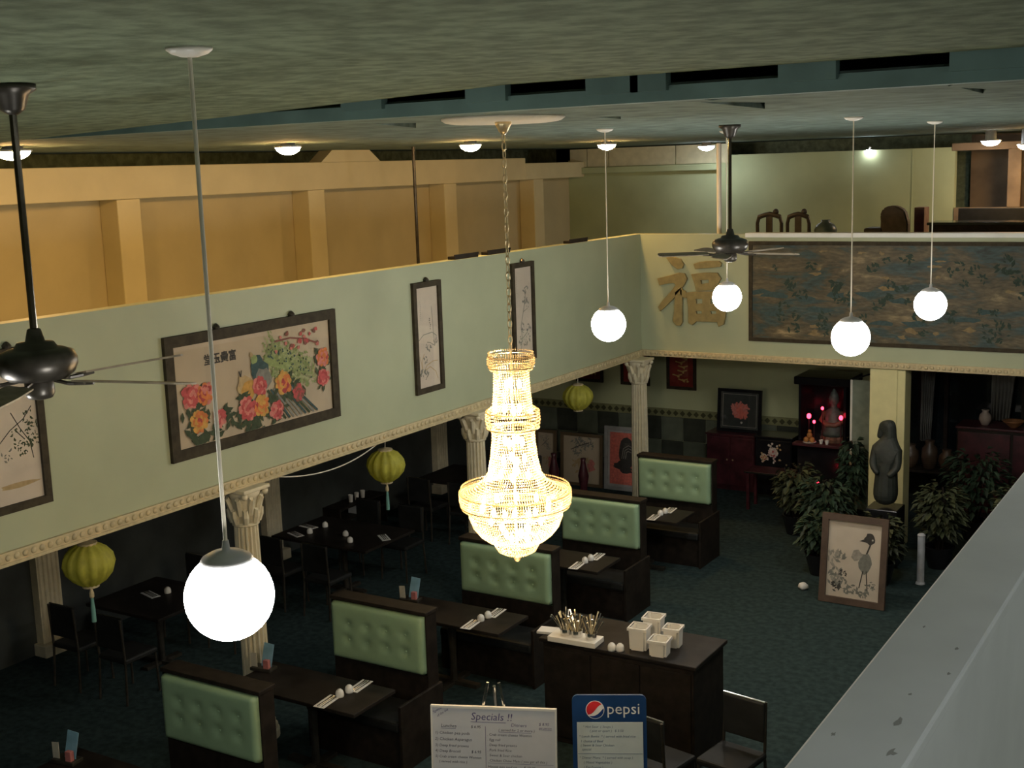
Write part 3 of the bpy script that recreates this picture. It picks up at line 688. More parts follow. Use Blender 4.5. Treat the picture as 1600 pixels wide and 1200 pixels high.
# ================================================================ COLUMNS
def column(loc, label, r=0.125, h=ZB-0.01, half=False, grp='fluted columns'):
    t = thing('fluted_column', label, 'column', loc, 0, grp)
    obj('base', lathe(B(), [(r*1.45, 0), (r*1.45, 0.07), (r*1.3, 0.08), (r*1.35, 0.11), (r*1.1, 0.13), (r*1.2, 0.16), (r*1.02, 0.19)], 24), M_col, t, smooth=False)
    bm = B(); n = 96; hs = [0.18, h-0.36]; rings = []
    for z, s in ((hs[0], 1.0), (hs[0]+0.06, 1.0), (h*0.5, 0.97), (hs[1]-0.05, 0.88), (hs[1], 0.88)):
        ring = []
        for i in range(n):
            a = 2*PI*i/n; fl = 0.5-0.5*math.cos(a*16); g = 0.24*max(0, fl-0.35)/0.65
            ring.append(bm.verts.new((r*s*(1-g)*math.cos(a), r*s*(1-g)*math.sin(a), z)))
        rings.append(ring)
    for k in range(len(rings)-1):
        for i in range(n):
            f = bm.faces.new((rings[k][i], rings[k][(i+1) % n], rings[k+1][(i+1) % n], rings[k+1][i]))
    obj('fluted_shaft', bm, M_col, t)
    obj('neck_ring', lathe(B(), [(r*0.9, h-0.365), (r*1.0, h-0.355), (r*1.0, h-0.34), (r*0.9, h-0.33)], 24), M_col, t)
    bm = B(); lathe(bm, [(r*0.88, h-0.33), (r*0.92, h-0.2), (r*1.05, h-0.1), (r*1.25, h-0.04)], 24)
    cap = obj('capital', bm, M_col, t, smooth=True)
    bm = B()
    for row, (z0_, z1_, ro) in enumerate(((h-0.33, h-0.2, 1.12), (h-0.25, h-0.09, 1.3))):
        for i in range(8):
            a = 2*PI*(i+0.5*row)/8; c, s_ = math.cos(a), math.sin(a)
            pts = [(r*0.9*c, r*0.9*s_, z0_), (r*1.08*c, r*1.08*s_, (z0_+z1_)/2), (r*ro*1.05*c, r*ro*1.05*s_, z1_), (r*(ro+0.12)*c, r*(ro+0.12)*s_, z1_-0.025)]
            tube(bm, pts, 0.028, 6, taper=[1.0, 1.1, 0.8, 0.35])
    obj('acanthus_leaves', bm, M_col, cap, kind='stuff')
    bm = B()
    for i in range(4):
        a = PI/4+i*PI/2; c, s_ = math.cos(a), math.sin(a)
        sphere(bm, (r*1.5*c, r*1.5*s_, h-0.065), 0.032, 10)
    obj('volutes', bm, M_col, cap, kind='stuff')
    obj('abacus', box(B(), -r*1.35, r*1.35, -r*1.35, r*1.35, h-0.035, h, bev=0.008), M_col, t)
    return t
xc = -7.87
c1 = onx(388, 757, xc); c2 = onx(748, 640, xc); c3 = onx(994, 556, xc)
col0 = column((xc-0.06, 8.10, 0), 'fluted cream column behind the nearest globe pendant')
dup(col0, (xc-0.06, c2.y, 0), None, 'fluted cream column just behind the chandelier')
dup(col0, (xc+0.04, c3.y, 0), None, 'fluted cream column at the inner corner of the two balconies')
# fluted pilasters on the dark left wall
def pilaster(yc, label):
    t = thing('wall_pilaster', label, 'pilaster', (XW, yc, 0), 0, 'fluted pilasters on the dark left wall')
    obj('plinth', box(B(), 0, 0.2, -0.2, 0.2, 0, 0.14, bev=0.01), M_pil, t)
    obj('shaft', box(B(), 0, 0.11, -0.15, 0.15, 0.14, 2.35), M_pil, t)
    for i in range(5):
        y_ = -0.12+0.06*i
        obj('flute_rib', tube(B(), [(0.11, y_, 0.2), (0.11, y_, 2.3)], 0.017, 6), M_pil, t)
    obj('pilaster_capital', box(B(), 0, 0.18, -0.19, 0.19, 2.35, 2.59, bev=0.012), M_pil, t)
M_pil = M_col
for px, py, l in ((82, 950, 'fluted pilaster beside the lantern hung below the large fan'), (428, 790, 'fluted pilaster on the dark wall behind the nearest column'), (692, 700, 'fluted pilaster on the dark wall right of the tasselled lantern')):
    pilaster(onx(px, py, XW+0.12).y, l)

# ================================================================ LANTERNS
def lantern(px, py, X, label, s=1.0, tassel=True):
    p = onx(px, py, X); r = 0.205*s; h = 0.36*s
    t = thing('silk_lantern', label, 'lantern', (p.x, p.y, p.z-h/2-0.32), 0, 'yellow silk lanterns under the balcony')
    z0_ = 0.32
    prof = [(0.3, 0), (0.62, 0.12), (0.9, 0.32), (1.0, 0.52), (0.93, 0.72), (0.68, 0.9), (0.36, 1.0)]
    obj('silk_body', lathe(B(), [(r*a, z0_+h*b) for a, b in prof], 48, lobes=12, amp=0.17, caps=False), M_lantern, t, smooth=True)
    obj('lower_cap', lathe(B(), [(0.02, z0_-0.02), (r*0.34, z0_-0.012), (r*0.34, z0_+0.01)], 16), M_gold, t)
    obj('upper_cap', lathe(B(), [(r*0.4, z0_+h-0.01), (r*0.4, z0_+h+0.012), (0.012, z0_+h+0.03)], 16), M_gold, t)
    ztop = 2.6 - t.location.z
    obj('hanging_cord', tube(B(), [(0, 0, z0_+h+0.02), (0.006, 0.01, (ztop+z0_+h)/2), (0, 0, ztop)], 0.004, 6), M_cord, t)
    if tassel:
        tt = obj('tassel', lathe(B(), [(0.02, 0.0), (0.018, 0.12), (0.012, 0.21)], 12), M_tassel, t)
        obj('tassel_knot', lathe(B(), [(0.006, 0.2), (0.02, 0.22), (0.02, 0.25), (0.006, 0.3)], 12), M_gold, tt)
    return t
lantern(139, 882, -8.3, 'yellow silk lantern below the leafy branch picture')
lantern(603, 728, -8.3, 'yellow silk lantern between the nearest column and the chandelier')
lantern(903, 621, -8.3, 'dim yellow silk lantern beside the corner column', tassel=False)
w0 = onx(432, 745, XL-0.05); w1 = onx(590, 693, XL-0.05); wm = onx(520, 733, XL-0.05)
wc = wm*2-(w0+w1)*0.5
pts = [w0*(1-u)**2+wc*2*u*(1-u)+w1*u*u for u in [k/16 for k in range(17)]]
tag(obj('cable', tube(B(), [p-pts[0] for p in pts], 0.006, 6), M_cord, None, pts[0]), 'white cable sagging from the gold moulding towards a lantern', 'cable')

# ================================================================ BOOTHS AND TABLES
def tuft_mesh(w, h):
    bm = B(); nx, nz = 36, 22; g = {}
    btn = [((i+0.5)/4.0*0.82+0.09, v) for i in range(4) for v in (0.36, 0.64)]
    for i in range(nx+1):
        for j in range(nz+1):
            u, v = i/nx, j/nz
            e = min(u, 1-u)*w; f = min(v, 1-v)*h; edge = min(1, min(e, f)/0.05)
            d = 0.055*math.sqrt(max(0, 1-(1-edge)**2))
            for bu, bv in btn:
                dd = math.hypot((u-bu)*w, (v-bv)*h); d -= 0.026*math.exp(-(dd/0.045)**2)
                dd2 = abs((u-bu)*w)-abs((v-bv)*h); rr = math.hypot((u-bu)*w, (v-bv)*h)
                if rr < 0.16: d -= 0.007*math.exp(-(dd2/0.012)**2)*(1-rr/0.16)
            g[i, j] = bm.verts.new(((u-0.5)*w, -d, v*h))
    for i in range(nx):
        for j in range(nz): bm.faces.new((g[i, j], g[i+1, j], g[i+1, j+1], g[i, j+1]))
    rim = [g[i, 0] for i in range(nx+1)]+[g[nx, j] for j in range(1, nz+1)]+[g[i, nz] for i in range(nx-1, -1, -1)]+[g[0, j] for j in range(nz-1, 0, -1)]
    bm.faces.new(rim[::-1])
    return bm, btn
def booth(xl, xr, yf, label):
    w = xr-xl; t = thing('booth_bench', label, 'booth', ((xl+xr)/2, yf, 0), 0, 'green tufted booths in a row')
    obj('bench_base', box(B(), -w/2, w/2, -0.42, 0.16, 0, 0.36), M_wood, t)
    obj('seat_cushion', box(B(), -w/2+0.01, w/2-0.01, -0.46, 0.0, 0.36, 0.46, bev=0.025), M_blackv, t)
    obj('back_panel', box(B(), -w/2, w/2, 0.0, 0.16, 0.36, 1.30, bev=0.004), M_wood, t)
    obj('top_rail', box(B(), -w/2-0.01, w/2+0.01, -0.015, 0.175, 1.29, 1.325, bev=0.006), M_wood, t)
    obj('end_board', box(B(), w/2, w/2+0.03, -0.47, 0.175, 0, 0.62, bev=0.005), M_wood, t)
    bm, btn = tuft_mesh(w-0.02, 0.56)
    tp = obj('tufted_back', bm, M_vinyl, t, (0, -0.002, 0.73), smooth=True)
    for bu, bv in btn:
        o = link('button', BTN, tp, ((bu-0.5)*(w-0.02), -0.026, bv*0.56))
    return t
bm = B(); sphere(bm, (0, 0, 0), 0.013, 8, (1, 0.5, 1)); BTN = bpy.data.meshes.new('button'); bm.to_mesh(BTN); bm.free(); BTN.materials.append(M_vinyl)
bl = [(-7.50, -6.45, 6.60, 'green tufted booth with its table towards the hall entrance, first of the row'), (-7.38, -6.30, 8.58, 'green tufted booth beside the nearest fluted column'),
      (-7.33, -6.19, 10.66, 'green tufted booth directly below the chandelier'), (-7.26, -6.20, 12.76, 'green tufted booth partly hidden by the chandelier bowl'), (-7.28, -6.20, 14.92, 'green tufted booth at the altar end of the row')]
for b in bl: booth(*b)
# back of one more bench towards the camera is out of view; tables between the benches
def cup_mesh():
    bm = B(); lathe(bm, [(0.036, 0), (0.038, 0.012), (0.036, 0.04), (0.028, 0.058), (0.017, 0.062), (0.017, 0.068), (0.003, 0.068)], 18)
    for f in bm.faces: f.smooth = True
    me = bpy.data.meshes.new('teacup'); bm.to_mesh(me); bm.free(); me.materials.append(M_china); return me
CUP = cup_mesh()
def napkin_proto():
    t = thing('place_setting_napkin', 'x', 'napkin')
    obj('folded_paper', box(B(), -0.055, 0.055, -0.13, 0.13, 0, 0.006, bev=0.002), M_paper, t)
    for k, x in enumerate((-0.022, 0.0, 0.024)):
        bm = B(); tube(bm, [(x, -0.11, 0.009), (x+0.004, 0.02, 0.009), (x+0.003, 0.11, 0.008)], 0.005, 6, taper=[0.7, 0.8, 1.5])
        obj('utensil', bm, M_fan if k != 1 else M_chrome, t)
    return t
NAP = napkin_proto(); nap_used = [False]
def napkin(loc, rz, label, grp):
    if not nap_used[0]:
        nap_used[0] = True; NAP.location = loc; NAP.rotation_euler = (0, 0, rz); NAP['label'] = label; NAP['group'] = grp; return
    dup(NAP, loc, rz, label, grp)
def cup(loc, label, grp):
    o = link('teacup', CUP, None, loc); tag(o, label, 'cup', grp)
def table(cx_, cy_, wx, wy, label, grp, h=0.75):
    t = thing('dining_table', label, 'table', (cx_, cy_, 0), 0, grp)
    obj('table_top', box(B(), -wx/2, wx/2, -wy/2, wy/2, h-0.035, h, bev=0.006), M_table, t)
    obj('pedestal', lathe(B(), [(0.04, 0.04), (0.035, 0.3), (0.05, h-0.035)], 12), M_fan, t)
    obj('foot', box(B(), -min(0.3, wx/3), min(0.3, wx/3), -0.04, 0.04, 0, 0.04), M_fan, t)
    obj('foot', box(B(), -0.04, 0.04, -0.25, 0.25, 0, 0.035), M_fan, t)
    return t
M_blue = mat('menu_blue', (0.22, 0.40, 0.50), 0.5, var=0.15); M_pinkp = mat('menu_pink', (0.45, 0.16, 0.15), 0.5, var=0.2); M_cream = mat('menu_cream', (0.45, 0.42, 0.34), 0.6)
def caddy(loc, rz, label):
    t = thing('menu_caddy', label, 'menu stand', loc, rz, 'menu caddies at the wall end of the booth tables')
    obj('tray', box(B(), -0.11, 0.11, -0.06, 0.06, 0, 0.03, bev=0.005), M_fan, t)
    obj('menu_card', box(B(), -0.03, 0.075, 0.0, 0.006, 0.03, 0.25), M_blue, t, rot=(-0.15, 0.12, 0))
    obj('flyer', box(B(), -0.11, -0.045, -0.03, -0.025, 0.03, 0.16), M_cream, t, rot=(-0.1, -0.1, 0))
    obj('sugar_packet_box', box(B(), 0.03, 0.085, -0.05, -0.01, 0.03, 0.11, bev=0.003), M_pinkp, t)
    return t
near = ('the first', 'the nearest-column', 'the chandelier', 'the bowl-hidden', 'the altar-end')
ylist = [5.80, 7.88, 9.97, 12.06, 14.20]
desc = ['before the entrance-end booth', 'before the booth by the nearest column', 'before the booth below the chandelier', 'before the booth half hidden by the chandelier', 'before the altar-end booth']
for k, yc in enumerate(ylist):
    xa, xb = bl[k][0]-0.2, bl[k][1]-0.06
    xa = (-7.97, -7.77, -7.74, xa, xa)[k]
    table((xa+xb)/2, yc, xb-xa, 0.58, 'dark booth table '+desc[k], 'booth tables')
    xs_ = [-6.9, -6.70, -6.60, -6.54, -6.59][k]
    if k > 0:
        napkin((xs_-0.03, yc-0.19, 0.75), 0.1, 'white paper napkin with chopsticks on table '+desc[k], 'napkins on the booth tables')
        napkin((xs_+0.02, yc+0.20, 0.75), 0.1, 'white paper napkin with chopsticks on table '+desc[k], 'napkins on the booth tables')
        cup((xs_+0.0, yc-0.055, 0.75), 'white upturned teacup on table '+desc[k], 'teacups on the booth tables')
        cup((xs_+0.015, yc+0.055, 0.75), 'white upturned teacup on table '+desc[k], 'teacups on the booth tables')
for px, py, l in ((105, 1190, 'blue menu card and pink packets on the entrance-end booth table'), (412, 1046, 'blue menu card and pink packets at the foot of the nearest column'), (642, 938, 'pale menu card and orange flyer beside the chandelier booth')):
    p = onz(px, py, 0.75); caddy((p.x, p.y, 0.75), 0.15, l)

# ---------------------------------------------------------------- chairs and tables under the left balcony
def chair_proto():
    t = thing('dining_chair', 'x', 'chair')
    obj('seat', box(B(), -0.21, 0.21, -0.21, 0.21, 0.42, 0.48, bev=0.02), M_blackv, t)
    obj('backrest', box(B(), -0.19, 0.19, 0.185, 0.22, 0.56, 0.90, bev=0.015), M_blackv, t)
    for sx in (-1, 1):
        obj('leg', tube(B(), [(sx*0.2, -0.2, 0), (sx*0.19, -0.19, 0.42)], 0.013, 8), M_fan, t)
        obj('leg', tube(B(), [(sx*0.2, 0.23, 0), (sx*0.19, 0.2, 0.44), (sx*0.185, 0.225, 0.9)], 0.013, 8), M_fan, t)
    obj('top_trim', tube(B(), [(-0.19, 0.205, 0.905), (0.19, 0.205, 0.905)], 0.009, 8), M_chrome, t)
    return t
CH = chair_proto(); ch_used = [False]
def chair(loc, rz, label, grp):
    if not ch_used[0]:
        ch_used[0] = True; CH.location = loc; CH.rotation_euler = (0, 0, rz); CH['label'] = label; CH['group'] = grp; return CH
    return dup(CH, loc, rz, label, grp)
for (tx, ty, l) in ((-10.15, 8.95, 'dark square table under the balcony by the first pilaster'), (-9.85, 11.75, 'dark square table under the balcony behind the nearest column'), (-9.9, 14.9, 'dark square table under the balcony behind the tasselled lantern')):
    table(tx, ty, 1.5 if ty > 10 else 1.1, 1.0, l, 'tables under the left balcony')
    for dx, dy, rz in ((-0.35, 0.75, 0), (0.35, 0.75, 0), (-0.35, -0.75, PI), (0.35, -0.75, PI)):
        chair((tx+dx, ty+dy, 0), rz, 'black vinyl dining chair at the '+l, 'chairs under the left balcony')
for (px, py, l) in ((484, 832, 'behind the nearest column'), (508, 822, 'behind the nearest column'), (540, 836, 'behind the nearest column'), (547, 846, 'behind the nearest column'), (262, 925, 'by the first pilaster')):
    p = onz(px, py, 0.76); cup((p.x, p.y, 0.75), 'white upturned teacup on the balcony table '+l, 'teacups under the left balcony')
for (px, py, rz, l) in ((462, 834, 1.2, 'behind the nearest column'), (482, 822, 1.4, 'behind the nearest column'), (600, 839, 0.9, 'behind the nearest column, alone at its end'), (235, 928, 1.3, 'by the first pilaster')):
    p = onz(px, py, 0.76); napkin((p.x, p.y, 0.75), rz, 'white paper napkin on the balcony table '+l, 'napkins under the left balcony')
# serving shelf with white box against the dark wall
p = onx(567, 795, XW+0.3)
t = thing('wall_shelf', 'dark open wall shelf below the tasselled lantern', 'shelf', (XW, p.y, 0.0))
obj('shelf_upright', box(B(), 0, 0.32, -0.55, -0.52, 0, p.z+0.12), M_wood, t); obj('shelf_upright', box(B(), 0, 0.32, 0.52, 0.55, 0, p.z+0.12), M_wood, t)
for z in (p.z-0.4, p.z-0.05, p.z+0.12): obj('shelf_board', box(B(), 0, 0.32, -0.52, 0.52, z-0.025, z), M_wood, t)
tag(obj('paper_box', box(B(), -0.08, 0.08, -0.12, 0.12, 0, 0.11, bev=0.004), M_paper, None, (XW+0.2, p.y, p.z-0.05)), 'small white box on the dark wall shelf', 'box')
for k in range(3):
    tag(obj('glass_tumbler', lathe(B(), [(0.028, 0), (0.036, 0.11), (0.033, 0.11), (0.026, 0.006)], 12), M_plastic, None, (XW+0.18, p.y-0.12+0.14*k, p.z+0.12)), 'pale tumbler standing on top of the dark wall shelf', 'glass', 'tumblers on the wall shelf')

# ---------------------------------------------------------------- serving counter with canisters and cutlery
t = thing('serving_counter', 'black serving counter carrying white canisters and cutlery', 'counter', (-4.78, 9.63, 0))
obj('body', box(B(), -0.74, 0.74, -0.33, 0.33, 0, 0.95, bev=0.006), M_wood, t)
obj('counter_top', box(B(), -0.77, 0.77, -0.36, 0.36, 0.95, 0.985, bev=0.008), M_table, t)
for i in range(3): obj('door', box(B(), -0.72+0.485*i, -0.72+0.485*i+0.465, -0.345, -0.328, 0.06, 0.9, bev=0.004), M_wood, t)
def canister(px, py, h, label, w=0.165):
    p = onz(px, py, 0.985)
    t = thing('plastic_canister', label, 'container', (p.x, p.y, 0.985), 0.12, 'white canisters on the counter')
    bm = B(); a = w/2; b = a-0.012
    for (s0, z0_, s1, z1_) in ((a*0.92, 0, a, h), (a, h, b, h), (b, h, b*0.9, 0.01)):
        q = [[bm.verts.new((sx*s, sy_*s, z)) for sx, sy_ in ((-1, -1), (1, -1), (1, 1), (-1, 1))] for s, z in ((s0, z0_), (s1, z1_))]
        for i in range(4): bm.faces.new((q[0][i], q[0][(i+1) % 4], q[1][(i+1) % 4], q[1][i]))
    q = [bm.verts.new((sx*b*0.9, sy_*b*0.9, 0.01)) for sx, sy_ in ((-1, -1), (1, -1), (1, 1), (-1, 1))]; bm.faces.new(q)
    bmesh.ops.remove_doubles(bm, verts=bm.verts, dist=1e-5)
    es = [e for e in bm.edges if abs((e.verts[0].co-e.verts[1].co).z) > 0.05]
    bmesh.ops.bevel(bm, geom=es, offset=0.02, segments=3, affect='EDGES'); bmesh.ops.recalc_face_normals(bm, faces=bm.faces)
    obj('bin', bm, M_plastic, t)
    bm = B()
    for s in (-1, 1):
        box(bm, -a-0.006, a+0.006, s*(a)-0.006, s*(a)+0.006, h-0.02, h+0.004); box(bm, s*a-0.006, s*a+0.006, -a, a, h-0.02, h+0.004)
    obj('rim', bm, M_plastic, t)
canister(1000, 1012, 0.20, 'tall white canister at the front of the counter group'); canister(1022, 999, 0.22, 'tall white canister behind the front pair on the counter')
canister(1031, 1022, 0.14, 'short white canister nearest the counter corner'); canister(1052, 1008, 0.17, 'white canister by the aisle end of the counter', 0.15)
for px, py in ((956, 1016), (969, 1017)): 
    p = onz(px, py, 0.985); cup((p.x, p.y, 0.985), 'small white cup on the counter between cutlery and canisters', 'cups on the counter')
p = onz(905, 1003, 0.985)
t = thing('cutlery_tray', 'cutlery holder packed with upright spoons and forks on the counter', 'cutlery holder', (p.x, p.y, 0.985), 0.05)
obj('tray', box(B(), -0.27, 0.2, -0.1, 0.1, 0, 0.05, bev=0.006), M_plastic, t)
for k, (cx0, n_) in enumerate(((-0.13, 18), (-0.02, 16), (0.12, 18))):
    cyl = obj('holder_cup', lathe(B(), [(0.05, 0.05), (0.055, 0.11), (0.05, 0.11), (0.045, 0.055)], 14, cx0, 0), M_chrome, t)
    for i in range(n_):
        a = random.uniform(0, 2*PI); r0 = random.uniform(0, 0.03); ln = random.uniform(0.17, 0.24); tl_ = random.uniform(0.3, 1.3)
        bm = B(); tube(bm, [(cx0+r0*math.cos(a), r0*math.sin(a), 0.06), (cx0+(r0+ln*tl_*0.3)*math.cos(a), (r0+ln*tl_*0.3)*math.sin(a), 0.03+ln*0.75), (cx0+(r0+ln*tl_*0.45)*math.cos(a), (r0+ln*tl_*0.45)*math.sin(a), 0.03+ln)], 0.006, 5, taper=[0.6, 0.7, 1.5])
        obj('spoon', bm, M_brass if random.random() < 0.5 else M_chrome, cyl)
p2 = onz(858, 994, 0.985)
tag(obj('paper_napkin_stack', box(B(), -0.09, 0.09, -0.07, 0.07, 0, 0.025, bev=0.004), M_paper, None, (p2.x-0.06, p2.y+0.09, 0.985), (0, 0, 0.2)), 'stack of white napkins beside the cutlery holder', 'napkins')

# ---------------------------------------------------------------- menu boards
def easel(t, h, w):
    for sx in (-1, 1): obj('easel_leg', tube(B(), [(sx*w*0.42, 0.02, 0), (sx*0.04, 0.10, h+0.16)], 0.012, 8), M_chrome, t)
    obj('easel_leg', tube(B(), [(0, 0.55, 0), (0, 0.13, h+0.12)], 0.012, 8), M_chrome, t)
    obj('easel_crossbar', tube(B(), [(-w*0.3, 0.05, h-0.68), (w*0.3, 0.05, h-0.68)], 0.012, 8), M_chrome, t)
a0 = onz(670, 1106, 1.5); a1 = onz(868, 1113, 1.5); wd = (a1-a0).length; rz = math.atan2(a1.y-a0.y, a1.x-a0.x)
mid = (a0+a1)/2
t = thing('specials_board', 'white handwritten specials board on a metal easel', 'menu board', (mid.x, mid.y, 0), rz)
easel(t, 1.5, wd)
M_wb = mat('whiteboard_face', (0.66, 0.66, 0.68), 0.12, var=0.02, coat=0.5)
bd_ = obj('board_face', box(B(), -wd/2+0.008, wd/2-0.008, -0.012, 0.006, -0.01, 0.652), M_wb, t, (0, 0, 0.84), (-0.10, 0, 0))
for (x0, x1, z0_, z1_) in ((-wd/2, wd/2, 0.645, 0.66), (-wd/2, wd/2, -0.018, -0.005), (-wd/2, -wd/2+0.012, -0.005, 0.645), (wd/2-0.012, wd/2, -0.005, 0.645)):
    obj('board_edge', box(B(), x0, x1, -0.018, 0.01, z0_, z1_), M_white, bd_)
M_pen = mat('marker_ink', (0.10, 0.08, 0.20), 0.7); M_pen2 = mat('marker_ink_dark', (0.05, 0.05, 0.09), 0.7)
def wr(s, u, z, size, m=M_pen2, align='LEFT', rot=0.0): put_text('lettering', s, size, m, bd_, -wd/2+u*wd, z, -0.0135, align, 0.15, rot)
wr('Specials !!', 0.32, 0.565, 0.075, M_pen); wr('Lunches', 0.08, 0.505, 0.034); wr('$ 6.95', 0.32, 0.505, 0.028)
wr('1) Chicken pea pods', 0.03, 0.455, 0.03); wr('2) Chicken Asparagus', 0.03, 0.41, 0.03); wr('3) Deep fried prawns', 0.03, 0.365, 0.028); wr('4) Deep Brocoli', 0.03, 0.325, 0.028); wr('$ 6.95', 0.32, 0.325, 0.028); wr('5) Crab cream cheese Wonton', 0.03, 0.285, 0.026); wr('( served with rice )', 0.06, 0.25, 0.026)
wr('Dinners', 0.64, 0.525, 0.034, M_pen); wr('( served for 2 or more )', 0.54, 0.49, 0.026); wr('$ 8.95', 0.86, 0.54, 0.028, M_pen); wr('per person', 0.86, 0.515, 0.02, M_pen)
for i, s in enumerate(('. Crab cream cheese Wonton', '. Egg roll', '. Deep fried prawns', '. Pork fried Rice', '. Sweet & Sour chicken', '. Chicken Chow Mein ( you get all this )')): wr(s, 0.45, 0.455-0.037*i, 0.026)
wr('House pea pod or      $ 10.95', 0.45, 0.225, 0.028); wr('Special', 0.025, 0.60, 0.028, M_pen, 'LEFT', 0.6); wr('of the day', 0.055, 0.575, 0.024, M_pen, 'LEFT', 0.6)
bm = B()
for (u0, z0_, u1, z1_) in ((0.32, 0.548, 0.60, 0.551), (0.08, 0.495, 0.20, 0.497), (0.435, 0.12, 0.438, 0.52), (0.45, 0.258, 0.97, 0.26), (0.54, 0.482, 0.8, 0.484), (0.86, 0.508, 0.96, 0.51)):
    box(bm, -wd/2+u0*wd, -wd/2+u1*wd, -0.0135, -0.0125, z0_, z1_)
obj('marker_rules', bm, M_pen, bd_, kind='stuff')

b0 = onz(893, 1092, 1.5); b1 = onz(1010, 1092, 1.5); wd2 = (b1-b0).length; rz2 = math.atan2(b1.y-b0.y, b1.x-b0.x); mid = (b0+b1)/2
t = thing('drinks_menu_board', 'blue soft-drink menu board with a round logo and handwritten white panel', 'menu board', (mid.x, mid.y, 0), rz2)
easel(t, 1.3, wd2)
M_pb = mat('board_blue', (0.012, 0.05, 0.16), 0.3, var=0.1); M_pbl = mat('logo_blue', (0.01, 0.045, 0.20), 0.35); M_pr = mat('logo_red', (0.65, 0.03, 0.04), 0.35); M_pw = mat('logo_white', (0.80, 0.80, 0.80), 0.4)
hh = 0.82; r_ = 0.04; bm = B(); poly = []
for (cx_, cz_, s0) in ((wd2/2-r_, r_, -PI/2), (wd2/2-r_, hh-r_, 0), (-wd2/2+r_, hh-r_, PI/2), (-wd2/2+r_, r_, PI)):
    for k in range(6): a = s0+PI/2*k/5; poly.append((cx_+r_*math.cos(a), cz_+r_*math.sin(a)))
prism(bm, poly, -0.014, 0.01, 'y')
bd2 = obj('board_face', bm, M_pb, t, (0, 0, 1.5-hh), (-0.10, 0, 0))
pw_ = wd2*0.45
obj('writing_panel', box(B(), -pw_+0.006, pw_, -0.018, -0.012, 0.04, hh-0.195), mat('panel_white', (0.56, 0.64, 0.66), 0.35, var=0.03), bd2)
def disc(r, y, cx_, cz_, a0_=0, a1_=2*PI, n=36): return [(cx_+r*math.cos(a0_+(a1_-a0_)*k/n), cz_+r*math.sin(a0_+(a1_-a0_)*k/n)) for k in range(n+(0 if a1_-a0_ > 6.2 else 1))]
lx, lz, lr = -wd2*0.19, hh-0.105, 0.066
obj('logo_disc', prism(B(), disc(lr, 0, lx, lz), -0.0165, -0.012, 'y'), M_pw, bd2)
def wave(u): return 0.018*math.sin(u/lr*2.4+0.3)+u*0.42
ang0 = math.radians(22); rr = lr*0.93
top = [(lx+rr*math.cos(a), lz+rr*math.sin(a)) for a in [math.radians(40)+(math.radians(215)-math.radians(40))*k/24 for k in range(25)]]
e0, e1 = top[-1], top[0]
low = [(e0[0]+(e1[0]-e0[0])*k/12, e0[1]+(e1[1]-e0[1])*k/12-0.020*math.sin(PI*k/12)*math.cos(k/12*2.5)) for k in range(1, 12)]
obj('logo_red_wave', prism(B(), top+low, -0.0175, -0.0163, 'y'), M_pr, bd2)
bot = [(lx+rr*math.cos(a), lz+rr*math.sin(a)) for a in [math.radians(225)+(math.radians(372)-math.radians(225))*k/24 for k in range(25)]]
e0, e1 = bot[-1], bot[0]
low = [(e0[0]+(e1[0]-e0[0])*k/12, e0[1]+(e1[1]-e0[1])*k/12-0.022*math.sin(PI*k/12)) for k in range(1, 12)]
obj('logo_blue_wave', prism(B(), bot+low, -0.0175, -0.0163, 'y'), M_pbl, bd2)
put_text('lettering', 'pepsi', 0.115, M_pw, bd2, lx+lr+0.015, lz-0.03, -0.0155)
M_pen3 = mat('marker_ink_blue', (0.10, 0.16, 0.26), 0.7)
for i, (s, u, z) in enumerate((('* Hot Sour  ( Soups )', 0.10, 0.585), ('( pint or quart )   $ 3.50', 0.2, 0.555), ('* Lunch Bento  * ( served with fried rice', 0.04, 0.515), ('1 choice of Beef', 0.06, 0.48), ('( Sweet & Sour Chicken', 0.06, 0.45), ('special', 0.08, 0.42), ('* Dinner Menu  * ( served with soup )', 0.04, 0.36), ('( Mixed Vegetables )', 0.1, 0.325), ('( Egg Fuyung )', 0.1, 0.29), ('( House rice )', 0.1, 0.255))):
    put_text('lettering', s, 0.0245, M_pen3, bd2, -pw_+u*2*pw_, z, -0.0192, 'LEFT', 0.15)
obj('marker_rule', box(B(), -pw_+0.01, pw_-0.005, -0.0192, -0.018, 0.395, 0.398), M_pen3, bd2)

# chairs with chrome trim in the aisle by the counter
p = onz(1150, 1096, 0.9); chair((p.x, p.y-0.1, 0), PI-0.15+PI, 'black vinyl chair with bright chrome top rail in the aisle beside the counter', 'aisle chairs')
p = onz(1100, 1150, 0.46); chair((p.x-0.15, p.y-0.55, 0), PI*0.94, 'black vinyl chair turned towards the chrome-railed aisle chair', 'aisle chairs')

